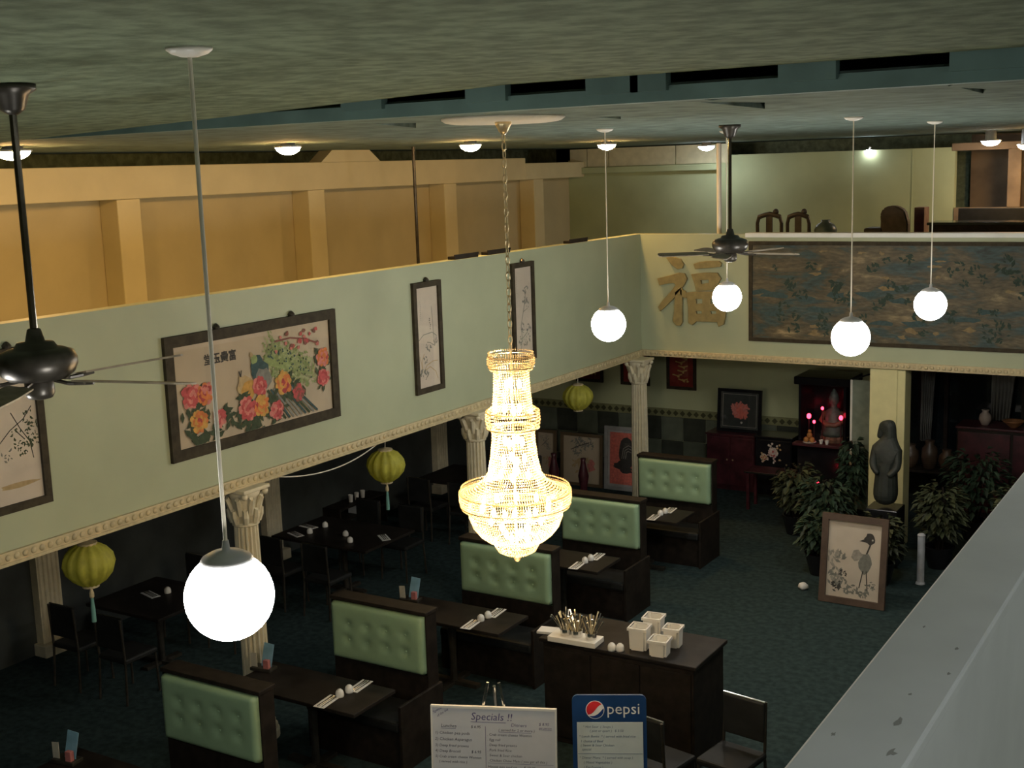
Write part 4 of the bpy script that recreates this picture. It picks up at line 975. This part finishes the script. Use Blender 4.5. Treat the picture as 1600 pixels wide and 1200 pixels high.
# ================================================================ UNDER THE BACK BALCONY
# framed calligraphy on the lime wall
P_gold = paint('gold', (0.62, 0.42, 0.14)); M_redsilk = mat('red_silk', (0.28, 0.03, 0.02), 0.7, var=0.25, scale=6); M_blacksilk = mat('black_silk', (0.030, 0.036, 0.032), 0.7, var=0.15)
def draw_script(a):
    for i in range(7):
        u, v = 0.3+0.4*random.random(), 0.15+0.11*i
        a.stroke([(u-.2, v), (u, v+0.03), (u+.2, v-.01)], 0.05, P_gold); a.blob(u+.05, v+.05, 0.05, P_gold, .4, 7)
    a.blob(.75, .86, .05, P_gold, .3, 7); a.blob(.55, .83, .04, P_gold, .3, 7)
for c4, l in ((((1042, 540), (1088, 540), (1088, 610), (1042, 607)), 'red and gold framed calligraphy on the lime wall right of the corner column'),
              (((970, 540), (1015, 540), (1015, 603), (972, 600)), 'red and gold framed calligraphy partly behind the corner column'),
              (((900, 530), (942, 530), (942, 598), (900, 594)), 'red and gold framed calligraphy above the dim lantern')):
    q = [ony(x, y, YW) for x, y in c4]
    x0_, x1_ = q[0].x, q[1].x; zb_ = (q[2].z+q[3].z)/2
    picture('calligraphy_picture', l, x1_-x0_, 0.78, ((x0_+x1_)/2, YW, zb_), 0, 0.05, M_frame, M_redsilk, draw_script, glaze=True, group='red calligraphy pictures on the lime wall')
# pictures leaning at the foot of the wall
def draw_land(a):
    for i in range(9): a.leaves(random.uniform(.15, .75), random.uniform(.08, .35), .12, 10, P_wash2, .35)
    a.stroke([(.2, .3), (.45, .2), (.7, .12)], .02, P_ink); a.blob(.75, .62, .12, P_pink, .4, 10, .14); a.leaves(.5, .6, .25, 24, P_tan, .25)
def draw_swirl(a):
    a.poly([(.06, .04), (.94, .04), (.94, .96), (.06, .96)], paint('coral', (0.80, 0.22, 0.17)))
    a.blob(.62, .4, .26, P_ink, .12, 16, .27)
    for k in range(3): a.stroke([(.45+.06*k, .5), (.5+.05*k, .32+.03*k), (.66, .26+.05*k), (.85, .3+.05*k)], .022, P_wash)
    a.blob(.42, .62, .24, P_ink, .3, 14, .07); a.blob(.62, .7, .2, P_ink, .4, 12, .06)
def lean(pxs, yb_, yt_, draw, m_f, m_c, label, Y=17.6, fw=0.05):
    a = ony(pxs[0], yb_, Y); b = ony(pxs[1], yb_, Y); tp = ony((pxs[0]+pxs[1])/2, yt_, Y)
    zb_ = 0.0
    h = tp.z-zb_
    picture('leaning_picture', label, b.x-a.x, h, ((a.x+b.x)/2, Y, zb_), 0, fw, m_f, m_c, draw, glaze=True, tilt=-0.06, group='pictures leaning under the back balcony')
M_greyf = mat('grey_mat_frame', (0.36, 0.36, 0.36), 0.6); M_tanf = mat('tan_frame', (0.13, 0.09, 0.05), 0.5)
lean((877, 942), 757, 678, draw_land, M_tanf, M_silk, 'pale ink landscape picture leaning beside the chandelier')
lean((945, 1003), 757, 668, draw_swirl, M_greyf, mat('grey_mount', (0.5, 0.5, 0.5), 0.7), 'coral red picture with a dark swirling bird behind the corner column', fw=0.06)
lean((838, 870), 757, 672, draw_land, M_tanf, M_silk, 'narrow pale picture leaning half behind the chandelier', 17.62)
for (px, py, Y, h, l) in ((911, 716, 16.6, 1.05, 'slim dark wooden bottle-shaped stand before the pale landscape picture'), (865, 708, 16.6, 1.1, 'stout dark wooden stand beside the chandelier')):
    p = ony(px, py, Y); h = p.z
    tag(obj('wooden_stand', lathe(B(), [(0.10, 0), (0.10, 0.03), (0.05, 0.08), (0.06, h*0.4), (0.085, h*0.62), (0.045, h*0.85), (0.035, h*0.93), (0.045, h)], 16), M_maroon, None, (p.x, p.y, 0), smooth=True), l, 'stand')

# maroon cabinet with flower picture
def cabinet(name, x0_, x1_, yf, d, h, m, label, nd=2, m_h=None):
    t = thing(name, label, 'cabinet', ((x0_+x1_)/2, yf+d/2, 0)); w_ = x1_-x0_
    obj('body', box(B(), -w_/2, w_/2, -d/2+0.02, d/2, 0.06, h-0.03), m, t)
    obj('top_board', box(B(), -w_/2-0.02, w_/2+0.02, -d/2-0.01, d/2, h-0.03, h, bev=0.006), m, t)
    obj('plinth', box(B(), -w_/2+0.02, w_/2-0.02, -d/2+0.05, d/2, 0, 0.06), m, t)
    for i in range(nd):
        dw = w_/nd
        dr = obj('door', box(B(), -w_/2+dw*i+0.01, -w_/2+dw*(i+1)-0.01, -d/2, -d/2+0.02, 0.09, h-0.06, bev=0.004), m, t)
        s_ = 1 if i % 2 == 0 else -1
        obj('door_knob', lathe(B(), [(0.012, 0), (0.016, 0.01), (0.008, 0.02)], 10), m_h or M_brass, dr, (-w_/2+dw*(i+0.5)+s_*dw*0.38, -d/2, h*0.55), (PI/2, 0, 0))
    return t
cabinet('lacquer_cabinet', -7.70, -6.90, 18.30, 0.45, 0.92, M_maroon, 'dark maroon cabinet carrying the red flower picture')
P_cor = paint('coral_petal', (0.62, 0.16, 0.12))
def draw_mum(a):
    for i in range(26):
        th = 2*PI*i/26; r = 0.25*random.uniform(.75, 1.1)
        a.stroke([(.5, .5), (.5+r*.6*math.cos(th), .5+r*.6*math.sin(th)), (.5+r*math.cos(th+.25), .5+r*math.sin(th+.25))], .045, random.choice((P_cor, P_pink)))
    a.blob(.5, .5, .08, P_cor, .3); a.blob(.56, .82, .03, P_silv, .3, 7)
    for q in (((.06, .06), (.94, .06)), ((.94, .06), (.94, .94)), ((.94, .94), (.06, .94)), ((.06, .94), (.06, .06))): a.stroke(q, .01, P_wash)
P_silv = paint('silver', (0.5, 0.48, 0.42))
picture('flower_picture', 'square black framed picture of a coral chrysanthemum', 0.74, 0.69, (-7.22, 18.5, 0.925), 0, 0.05, M_lacquer, M_blacksilk, draw_mum, tilt=-0.08)
# black lacquer cabinet with inlaid blossoms
t = cabinet('inlaid_cabinet', -6.86, -6.28, 18.25, 0.45, 0.95, M_lacquer, 'black lacquer cabinet inlaid with pale blossoms', 1)
P_pearl = paint('pearl', (0.55, 0.50, 0.46)); P_pearl2 = paint('pearl_pink', (0.50, 0.36, 0.34))
ar = Art(0.5, 0.75)
for i in range(26): ar.blob(random.uniform(.1, .8), random.uniform(.04, .45), .035, random.choice((P_pearl, P_pearl2, P_tan)), .4, 7)
ar.flower(.5, .22, .16, P_pearl2, P_pearl); ar.flower(.2, .34, .11, P_tan, P_pearl)
obj('blossom_inlay', ar.bm, ar.mats, t, (0, -0.226, 0.12), kind='stuff')
t = thing('incense_table', 'low dark table with a polished edge before the inlaid cabinet', 'table', (-6.35, 17.55, 0))
obj('table_top', box(B(), -0.35, 0.35, -0.2, 0.2, 0.57, 0.60, bev=0.006), M_maroon, t)
for sx in (-1, 1):
    for sy_ in (-1, 1): obj('leg', box(B(), sx*0.3-0.02, sx*0.3+0.02, sy_*0.16-0.02, sy_*0.16+0.02, 0, 0.57), M_maroon, t)
obj('edge_strip', box(B(), -0.35, 0.35, -0.208, -0.2, 0.575, 0.595), M_chrome, t)

# shrine with niche, figurine, lamps and offerings
t = thing('altar_shrine', 'tall black shrine cabinet with an open niche and red lamps', 'shrine', (-5.72, 18.3, 0))
obj('base_cabinet', box(B(), -0.36, 0.36, -0.35, 0.35, 0, 0.98, bev=0.006), M_lacquer, t)
obj('side_panel', box(B(), -0.36, -0.32, -0.3, 0.35, 0.98, 1.86), M_lacquer, t); obj('side_panel', box(B(), 0.32, 0.36, -0.3, 0.35, 0.98, 1.86), M_lacquer, t)
obj('back_panel', box(B(), -0.32, 0.32, 0.32, 0.35, 0.98, 1.86), M_lacquer, t)
obj('cornice', box(B(), -0.42, 0.42, -0.36, 0.35, 1.86, 1.98, bev=0.015), M_lacquer, t)
obj('shelf_ledge', box(B(), -0.38, 0.38, -0.52, -0.35, 0.96, 1.0, bev=0.004), M_maroon, t)
M_fig = mat('figurine_gilt', (0.16, 0.09, 0.06), 0.5, var=0.3, scale=20); M_robe = mat('figurine_robe', (0.07, 0.09, 0.08), 0.5, var=0.3, scale=20)
t = thing('altar_figurine', 'small seated robed figurine inside the shrine niche', 'figurine', (-5.6, 18.2, 0.982))
obj('lotus_seat', lathe(B(), [(0.19, 0), (0.2, 0.05), (0.17, 0.09)], 20, lobes=10, amp=0.15), M_fig, t)
bm = B(); lathe(bm, [(0.17, 0.09), (0.19, 0.14), (0.15, 0.25), (0.13, 0.36), (0.12, 0.46), (0.05, 0.52), (0.045, 0.56), (0.07, 0.60), (0.075, 0.66), (0.06, 0.72), (0.035, 0.76), (0.012, 0.80)], 20)
obj('robed_body', bm, [M_robe], t, smooth=True)
bm = B(); tube(bm, [(-0.12, 0, 0.45), (-0.17, -0.06, 0.32), (-0.06, -0.14, 0.27), (0.06, -0.14, 0.27), (0.17, -0.06, 0.32), (0.12, 0, 0.45)], 0.04, 8)
obj('folded_arms', bm, M_fig, t, smooth=True)
for (px, py, Y, r, l) in ((1264, 650, 18.02, 0.034, 'brightest red altar lamp above the orange offering'), (1272, 659, 18.0, 0.022, 'small red altar lamp under the brightest one'), (1285, 638, 18.0, 0.022, 'small red altar lamp before the figurine'), (1314, 653, 17.9, 0.03, 'red altar lamp at the right side of the niche'), (1277, 753, 17.4, 0.032, 'red electric candle on a tall red stand below the altar')):
    p = ony(px, py, Y); zb_ = 1.0 if p.z > 1 else 0.0
    t = thing('altar_lamp', l, 'altar lamp', (p.x, p.y, zb_), 0, 'red altar lamps')
    hz = p.z-zb_
    obj('lamp_bulb', sphere(B(), (0, 0, hz), r, 12, (1, 1, 1.25)), M_red, t)
    obj('stem', lathe(B(), [(0.03, 0), (0.03, 0.012), (0.008, 0.03), (0.008, hz-r)], 10), M_maroon, t)
p = ony(1265, 684, 17.86)
t = thing('offering_fruit', 'orange pile of fruit offering on the altar ledge', 'offering', (p.x, p.y, 1.0))
M_orange = mat('orange_peel', (0.50, 0.22, 0.06), 0.5, var=0.15)
obj('plate', lathe(B(), [(0.05, 0), (0.10, 0.015), (0.10, 0.022), (0.01, 0.012)], 20), M_china, t)
for (dx, dy, dz) in ((-0.045, -0.02, 0.055), (0.045, -0.02, 0.055), (0, 0.05, 0.055), (0, 0, 0.12), (0.0, 0.0, 0.175)):
    obj('orange', sphere(B(), (dx, dy, dz), 0.042 if dz < 0.15 else 0.03, 12), M_orange, t)
for px in (1283, 1292):
    p = ony(px, 684, 17.86)
    tag(obj('offering_cup', lathe(B(), [(0.02, 0), (0.034, 0.06), (0.03, 0.06), (0.016, 0.006)], 14), M_china, None, (p.x, p.y, 1.0)), 'small white offering cup on the altar ledge', 'cup', 'offering cups on the altar ledge')
# glass screen beside the shrine
p0 = ony(1331, 600, 17.3); p1 = ony(1362, 590, 17.3)
t = thing('glass_screen', 'tall glazed screen with a pale metal edge beside the shrine', 'screen', ((p0.x+p1.x)/2, 17.3, 0)); w_ = p1.x-p0.x
obj('edge_post', box(B(), -w_/2-0.015, -w_/2+0.015, -0.015, 0.015, 0, 2.1), M_white, t); obj('edge_post', box(B(), w_/2-0.01, w_/2+0.01, -0.012, 0.012, 0, 2.2), M_lacquer, t)
obj('top_rail', tube(B(), [(-w_/2, 0, 2.1), (w_/2, 0, 2.2)], 0.012, 6), M_lacquer, t)
obj('pane', box(B(), -w_/2+0.015, w_/2-0.01, -0.004, 0.004, 0.05, 2.1), mat('smoked_pane', (0.20, 0.23, 0.18), 0.3, var=0.15), t)

# dark statue on a pedestal in front of the pillar
sp_ = Vector((-4.16, 15.75, 0))
t = thing('dark_statue', 'dark draped statue on a pedestal in front of the cream pillar', 'statue', sp_)
obj('pedestal', box(B(), -0.2, 0.2, -0.2, 0.2, 0, 0.75, bev=0.01), M_lacquer, t)
M_stat = mat('statue_bronze', (0.020, 0.025, 0.021), 0.6, var=0.3, scale=10)
me = bpy.data.meshes.new('draped_figure')
vv = [(0, 0, 0.75), (0, 0, 1.05), (0.01, 0, 1.3), (0.02, 0, 1.5), (0.05, -0.01, 1.66), (0.07, -0.02, 1.80), (0.06, -0.01, 1.9), (-0.13, -0.03, 1.50), (-0.15, -0.08, 1.30), (-0.06, -0.16, 1.20), (0.15, -0.03, 1.48), (0.16, -0.08, 1.28), (0.06, -0.16, 1.18), (-0.06, 0.03, 1.78), (-0.09, 0.03, 1.62)]
ee = [(0, 1), (1, 2), (2, 3), (3, 4), (4, 5), (5, 6), (3, 7), (7, 8), (8, 9), (3, 10), (10, 11), (11, 12), (5, 13), (13, 14)]
rad = [0.19, 0.16, 0.14, 0.13, 0.065, 0.10, 0.08, 0.07, 0.055, 0.035, 0.07, 0.055, 0.035, 0.06, 0.05]
me.from_pydata(vv, ee, []); fg = link('draped_figure', me, t); me.materials.append(M_stat)
md = fg.modifiers.new('skin', 'SKIN')
for i, r in enumerate(rad): me.skin_vertices[0].data[i].radius = (r, r)
me.skin_vertices[0].data[0].use_root = True
fg.modifiers.new('sub', 'SUBSURF').render_levels = 2

# ---------------------------------------------------------------- indoor planting
def shrub(loc, r, h, n, m, label, planter=True):
    t = thing('leafy_shrub', label, 'plant', loc, 0, 'dark shrubs of the indoor planting')
    zp = 0.28 if planter else 0.0
    if planter:
        obj('planter', lathe(B(), [(0.13, 0), (0.19, 0.24), (0.2, 0.28), (0.17, 0.28), (0.16, 0.22)], 18), M_lacquer, t)
    bm = B()
    for k in range(5):
        a = 2*PI*k/5; tube(bm, [(0.03*math.cos(a), 0.03*math.sin(a), zp-0.06), (r*0.4*math.cos(a), r*0.4*math.sin(a), zp+h*0.5), (r*0.7*math.cos(a+.4), r*0.7*math.sin(a+.4), zp+h*0.85)], 0.012, 5)
    obj('stems', bm, M_wood, t, kind='stuff')
    bm = B()
    for i in range(n):
        a = random.uniform(0, 2*PI); ph = random.uniform(-1, 1); rr = random.uniform(.45, 1)
        c = Vector((r*rr*math.cos(a)*math.sqrt(1-ph*ph*0.8), r*rr*math.sin(a)*math.sqrt(1-ph*ph*0.8), zp+h*0.55+h*0.45*ph*rr))
        d = Vector((math.cos(a), math.sin(a), random.uniform(-.6, .6))).normalized(); s_ = d.cross(Vector((0, 0, 1))).normalized()
        ll = random.uniform(.08, .15); wl = ll*0.3; dr = Vector((0, 0, -ll*0.35))
        v = [bm.verts.new(q) for q in (c, c+d*ll*.5+s_*wl, c+d*ll+dr, c+d*ll*.5-s_*wl)]
        bm.faces.new(v)
    obj('foliage', bm, m, t, kind='stuff')
for k, (x, y, r, h, m, l) in enumerate(((-5.6, 16.5, .28, .75, M_leaf2, 'olive shrub in a black pot before the incense table'), (-4.95, 15.75, .34, .8, M_leaf, 'dark shrub in a black pot before the glass screen'),
        (-4.95, 16.92, .15, 1.1, M_leaf, 'tall dark shrub between shrine and pillar'), (-3.50, 15.85, .28, .85, M_leaf2, 'olive shrub beside the statue pedestal on its window side'), (-3.35, 17.25, .42, 1.0, M_leaf, 'dark shrub under the night window'),
        (-4.0, 14.9, .26, .6, M_leaf2, 'low olive shrub behind the bird picture'), (-4.75, 14.95, .26, .5, M_leaf, 'low dark shrub behind the bird picture on the shrine side'), (-2.5, 16.1, .4, .9, M_leaf2, 'olive shrub beside the balcony parapet end'))):
    shrub((x, y, 0), r, h, 520, m, l)
# framed ink bird leaning in the aisle
def draw_bird(a):
    for i in range(8): a.leaves(random.uniform(.05, .35), random.uniform(.45, .8), .12, 8, random.choice((P_wash, P_wash2)), .5)
    a.blob(.78, .2, .1, P_ink, .15, 12, .075); a.poly([(.70, .2), (.58, .24), (.72, .25)], P_ink); a.blob(.83, .21, .018, P_silv, .1, 8)
    a.stroke([(.8, .26), (.76, .34), (.72, .42)], .03, P_ink); a.blob(.7, .52, .12, P_wash2, .2, 12, .13); a.blob(.55, .42, .1, P_wash, .3, 10, .08)
    a.stroke([(.68, .62), (.62, .85)], .02, P_ink); a.stroke([(.74, .62), (.78, .9)], .02, P_ink)
    for u, v, r in ((.2, .86, .14), (.45, .88, .15), (.7, .9, .16), (.3, .7, .1), (.85, .8, .1)): a.leaves(u, min(v, .88), r*.8, 16, random.choice((P_ink, P_wash2)), .4)
pa = onz(1280, 937, 0); pb = onz(1383, 953, 0); wbd = pb.x-pa.x
picture('bird_picture', 'brown framed ink painting of a dark-headed bird standing on the aisle floor', wbd, 1.06, ((pa.x+pb.x)/2, (pa.y+pb.y)/2, 0.0), -0.02, 0.075, mat('brown_frame', (0.085, 0.055, 0.04), 0.5, var=0.2), M_parch, draw_bird, tilt=-0.13, depth=0.05)
t = thing('picture_easel', 'dark folding stand propping the bird picture from behind', 'stand', ((pa.x+pb.x)/2, (pa.y+pb.y)/2+0.32, 0))
for sx in (-1, 1): obj('leg', tube(B(), [(sx*0.22, 0.12, 0), (sx*0.1, -0.13, 0.9)], 0.016, 6), M_wood, t)
obj('crossbar', tube(B(), [(-0.18, 0.05, 0.25), (0.18, 0.05, 0.25)], 0.012, 6), M_wood, t)
p = onz(1438, 912, 0)
tag(obj('white_post', lathe(B(), [(0.06, 0), (0.055, 0.02), (0.045, 0.03), (0.045, 0.60), (0.05, 0.62), (0.03, 0.64)], 16), mat('post_grey', (0.40, 0.42, 0.46), 0.5), None, (p.x, p.y, 0)), 'short pale grey post beside the bird picture', 'post')
p = onz(1255, 921, 0)
tag(obj('crumpled_paper', lathe(B(), [(0.03, 0), (0.06, 0.03), (0.05, 0.07), (0.015, 0.09)], 9, lobes=5, amp=0.5), M_paper, None, (p.x, p.y, 0), smooth=True), 'small crumpled white paper on the aisle floor by the bird picture', 'paper')

# things before the night window
M_curt = mat('curtain_grey', (0.15, 0.155, 0.145), 0.9, var=0.1)
def curtain(px0, px1, py, Y, zb_, label):
    a = ony(px0, py, Y); b = ony(px1, py, Y); t = thing('curtain', label, 'curtain', (a.x, Y, zb_), 0, 'grey curtains at the night window')
    bm = B(); n = 24; rows = []
    for z in (0, 2.55-zb_):
        rows.append([bm.verts.new(((b.x-a.x)*i/n*(1 if z > 1 else 0.7), 0.03*math.sin(i*1.6), z)) for i in range(n+1)])
    for i in range(n): bm.faces.new((rows[0][i], rows[0][i+1], rows[1][i+1], rows[1][i]))
    o = obj('pleated_cloth', bm, M_curt, t, smooth=True); o.modifiers.new('s', 'SOLIDIFY').thickness = 0.006
    obj('curtain_rail', tube(B(), [(-0.05, 0, 2.56-zb_), (b.x-a.x+0.05, 0, 2.56-zb_)], 0.015, 8), M_wood, t)
curtain(1440, 1464, 600, 19.1, 0.9, 'narrow grey curtain beside the cream pillar'); curtain(1550, 1592, 600, 19.1, 1.3, 'grey curtain at the window behind the orange bowl')
sx0, sx1 = ony(1500, 690, 18.6).x, -1.6
t = thing('sideboard', 'dark sideboard under the night window', 'sideboard', ((sx0+sx1)/2, 18.6, 0)); w_ = sx1-sx0
zt_s = ony(1585, 668, 18.55).z
obj('body', box(B(), -w_/2, w_/2, -0.22, 0.3, 0, zt_s-0.03), M_wood, t); obj('top_board', box(B(), -w_/2-0.02, w_/2+0.02, -0.25, 0.3, zt_s-0.03, zt_s, bev=0.005), M_maroon, t)
for i in range(3): obj('door', box(B(), -w_/2+w_/3*i+0.02, -w_/2+w_/3*(i+1)-0.02, -0.235, -0.22, 0.08, zt_s-0.08, bev=0.004), M_maroon, t)
p = ony(1584, 668, 18.55)
tag(obj('copper_bowl', lathe(B(), [(0.05, 0), (0.06, 0.01), (0.15, 0.09), (0.16, 0.1), (0.145, 0.095), (0.04, 0.02)], 20), mat('copper', (0.42, 0.20, 0.09), 0.35, 0.5), None, (p.x, p.y, zt_s), smooth=True), 'orange copper bowl on the sideboard', 'bowl')
p = ony(1540, 640, 18.6)
t = thing('pale_vase', 'pale round vase on the sideboard', 'vase', (p.x, p.y, zt_s))
obj('vessel', lathe(B(), [(0.05, 0), (0.09, 0.08), (0.08, 0.14), (0.04, 0.19), (0.055, 0.22), (0.04, 0.22)], 18), mat('vase_clay', (0.34, 0.28, 0.24), 0.5), t, smooth=True)
p = ony(1440, 640, 18.7)
for (px, h) in ((1424, 0.34), (1453, 0.42), (1480, 0.3)):
    p = ony(px, 690, 18.55); 
    tag(obj('dark_jar', lathe(B(), [(0.09, 0), (0.12, h*0.4), (0.11, h*0.7), (0.06, h*0.85), (0.07, h), (0.05, h)], 16), mat('jar_brown', (0.09, 0.06, 0.04), 0.35, var=0.3), None, (p.x, p.y, 0.62), smooth=True), 'brown glazed jar on the low stand beside the pillar', 'jar', 'brown jars beside the pillar')
pp = ony(1452, 690, 18.55)
t = thing('low_stand', 'low dark stand carrying brown jars beside the pillar', 'stand', (pp.x, 18.55, 0))
obj('top_board', box(B(), -0.42, 0.42, -0.2, 0.2, 0.58, 0.62, bev=0.005), M_wood, t)
for sx in (-1, 1): obj('leg', box(B(), sx*0.37-0.025, sx*0.37+0.025, -0.17, 0.17, 0, 0.58), M_wood, t)

# ================================================================ ON THE BALCONIES
ZM = 2.85
def silh(px, py, Y=18.5): return ony(px, py, Y)
# carved chairs whose arched backs show over the back balcony wall
M_rose = mat('carved_rosewood', (0.035, 0.026, 0.018), 0.5, var=0.3)
def carved_chair(px, Y, wpx, label):
    a = ony(px-wpx/2, 345, Y); b = ony(px+wpx/2, 345, Y); w_ = b.x-a.x; zt_ = ony(px, 336, Y).z-ZM
    t = thing('carved_chair', label, 'chair', ((a.x+b.x)/2, Y, ZM), 0, 'carved chairs on the back balcony')
    obj('seat', box(B(), -w_/2, w_/2, 0, 0.45, 0.85, 0.92, bev=0.008), M_rose, t)
    for sx in (-1, 1):
        obj('leg', tube(B(), [(sx*w_*0.46, 0.42, 0), (sx*w_*0.46, 0.42, 0.86)], 0.03, 8), M_rose, t)
        obj('leg', tube(B(), [(sx*w_*0.46, 0.02, 0), (sx*w_*0.46, 0.0, 0.9), (sx*w_*0.47, -0.02, zt_-0.12), (sx*w_*0.40, -0.02, zt_-0.02)], 0.028, 8), M_rose, t)
    obj('crest_rail', tube(B(), [(-w_*0.42, -0.02, zt_-0.03), (-w_*0.2, -0.02, zt_+0.0), (0, -0.02, zt_+0.015), (w_*0.2, -0.02, zt_), (w_*0.42, -0.02, zt_-0.03)], 0.036, 8), M_rose, t)
    obj('splat', box(B(), -0.05, 0.05, -0.035, -0.01, 0.92, zt_-0.01, bev=0.004), M_rose, t)
    obj('finial', sphere(B(), (w_*0.25, -0.02, zt_+0.05), 0.045, 10), M_rose, t)
carved_chair(1203, 18.2, 40, 'dark carved chair with arched back beside the dark fan')
carved_chair(1248, 18.2, 36, 'dark carved chair with a knob, beside the blue-grey jar')
p = silh(1290, 355, 18.2)
t = thing('ginger_jar_stand', 'blue-grey jar on a stand on the back balcony', 'jar', (p.x, p.y, ZM))
obj('stand', lathe(B(), [(0.18, 0), (0.12, 0.1), (0.1, 1.0), (0.16, 1.12), (0.16, 1.15)], 16), M_rose, t)
zj = p.z-ZM-0.06
obj('jar_body', lathe(B(), [(0.09, 1.15), (0.15, 1.22), (0.17, 1.3), (0.13, 1.38), (0.06, 1.42), (0.07, 1.45)], 18), mat('jar_glaze', (0.10, 0.14, 0.13), 0.4, var=0.3), t, smooth=True)
# round-backed armchair and box
pa = silh(1352, 352); pb = silh(1425, 352); zt_ = silh(1395, 321).z-ZM
t = thing('round_armchair', 'dark brown armchair with a tall rounded back over the balcony rail', 'armchair', ((pa.x+pb.x)/2, 18.5, ZM)); w_ = pb.x-pa.x
bm = B(); poly = [(-w_*0.18, 0.4), (w_*0.42, 0.4), (w_*0.44, zt_-0.25), (w_*0.36, zt_-0.07), (w_*0.2, zt_-0.005), (w_*0.04, zt_), (-w_*0.1, zt_-0.04), (-w_*0.16, zt_-0.14), (-w_*0.14, zt_-0.2)]
prism(bm, poly, -0.08, 0.08, 'y'); bmesh.ops.bevel(bm, geom=list(bm.edges), offset=0.02, segments=2, affect='EDGES')
M_brn = mat('armchair_brown', (0.07, 0.05, 0.03), 0.7, var=0.35, scale=6)
obj('rounded_back', bm, M_brn, t)
obj('arm_cushion', box(B(), -w_*0.5, -w_*0.1, -0.1, 0.3, 0.5, zt_-0.32, bev=0.03), M_rose, t)
obj('seat', box(B(), -w_*0.45, w_*0.45, 0.06, 0.6, 0.3, 0.6, bev=0.03), M_brn, t)
obj('base', box(B(), -w_*0.4, w_*0.4, 0.0, 0.55, 0, 0.3), M_rose, t)
pa = silh(1428, 345, 19.2); pb = silh(1444, 345, 19.2); zt_ = silh(1436, 324, 19.2).z-ZM
t = thing('red_cabinet', 'narrow reddish-brown cabinet beside the rounded armchair', 'cabinet', ((pa.x+pb.x)/2, 19.2, ZM)); w_ = pb.x-pa.x
obj('body', box(B(), -w_/2, w_/2, 0, 0.3, 0, zt_, bev=0.008), mat('red_brown', (0.12, 0.07, 0.045), 0.6, var=0.2), t); obj('door', box(B(), -w_/2+0.015, w_/2-0.015, -0.012, 0, 0.05, zt_-0.03), M_maroon, t)
# long dark counter on the back balcony, with glossy top
pa = silh(1452, 352, 18.6); zt_ = silh(1550, 347, 18.6).z-ZM
t = thing('balcony_counter', 'long dark counter with a glossy top on the back balcony', 'counter', (pa.x, 18.6, ZM))
obj('body', box(B(), 0, 3.2, 0, 0.5, 0, zt_-0.04), M_wood, t)
obj('counter_top', box(B(), -0.03, 3.2, -0.03, 0.53, zt_-0.04, zt_, bev=0.006), mat('glossy_black', (0.03, 0.035, 0.035), 0.15), t)
for i in range(4): obj('panel', box(B(), 0.05+0.78*i, 0.78*(i+1), -0.012, 0, 0.08, zt_-0.1, bev=0.004), M_wood, t)
pa = silh(1497, 333, 20.3); z1 = silh(1550, 325, 20.3).z
t = thing('balcony_bench', 'black bench back standing behind the glossy counter', 'bench', (pa.x, 20.3, ZM))
obj('bench_back', box(B(), 0, 3.0, 0, 0.12, 0.4, z1-ZM, bev=0.01), M_blackv, t); obj('bench_seat', box(B(), 0, 3.0, 0.12, 0.55, 0, 0.45, bev=0.01), M_blackv, t)
# low trays on the left balcony wall
for (x0_, x1_, py, l) in ((705, 742, 399, 'low dark planter tray on the left balcony wall beside the dark pole'), (757, 792, 391, 'low dark planter tray on the left balcony wall behind the chandelier chain'), (885, 913, 372, 'low dark planter tray on the left balcony wall near the corner')):
    a = onx(x0_, py, -7.99); b = onx(x1_, py, -7.99)
    t = thing('planter_tray', l, 'tray', (-7.99, (a.y+b.y)/2, ZT), 0, 'trays on the left balcony wall'); w_ = b.y-a.y
    obj('tray', box(B(), -0.05, 0.05, -w_/2, w_/2, 0, 0.035, bev=0.004), M_wood, t); obj('lip', box(B(), 0.04, 0.052, -w_/2-0.005, w_/2+0.005, 0.03, 0.055), M_wood, t)
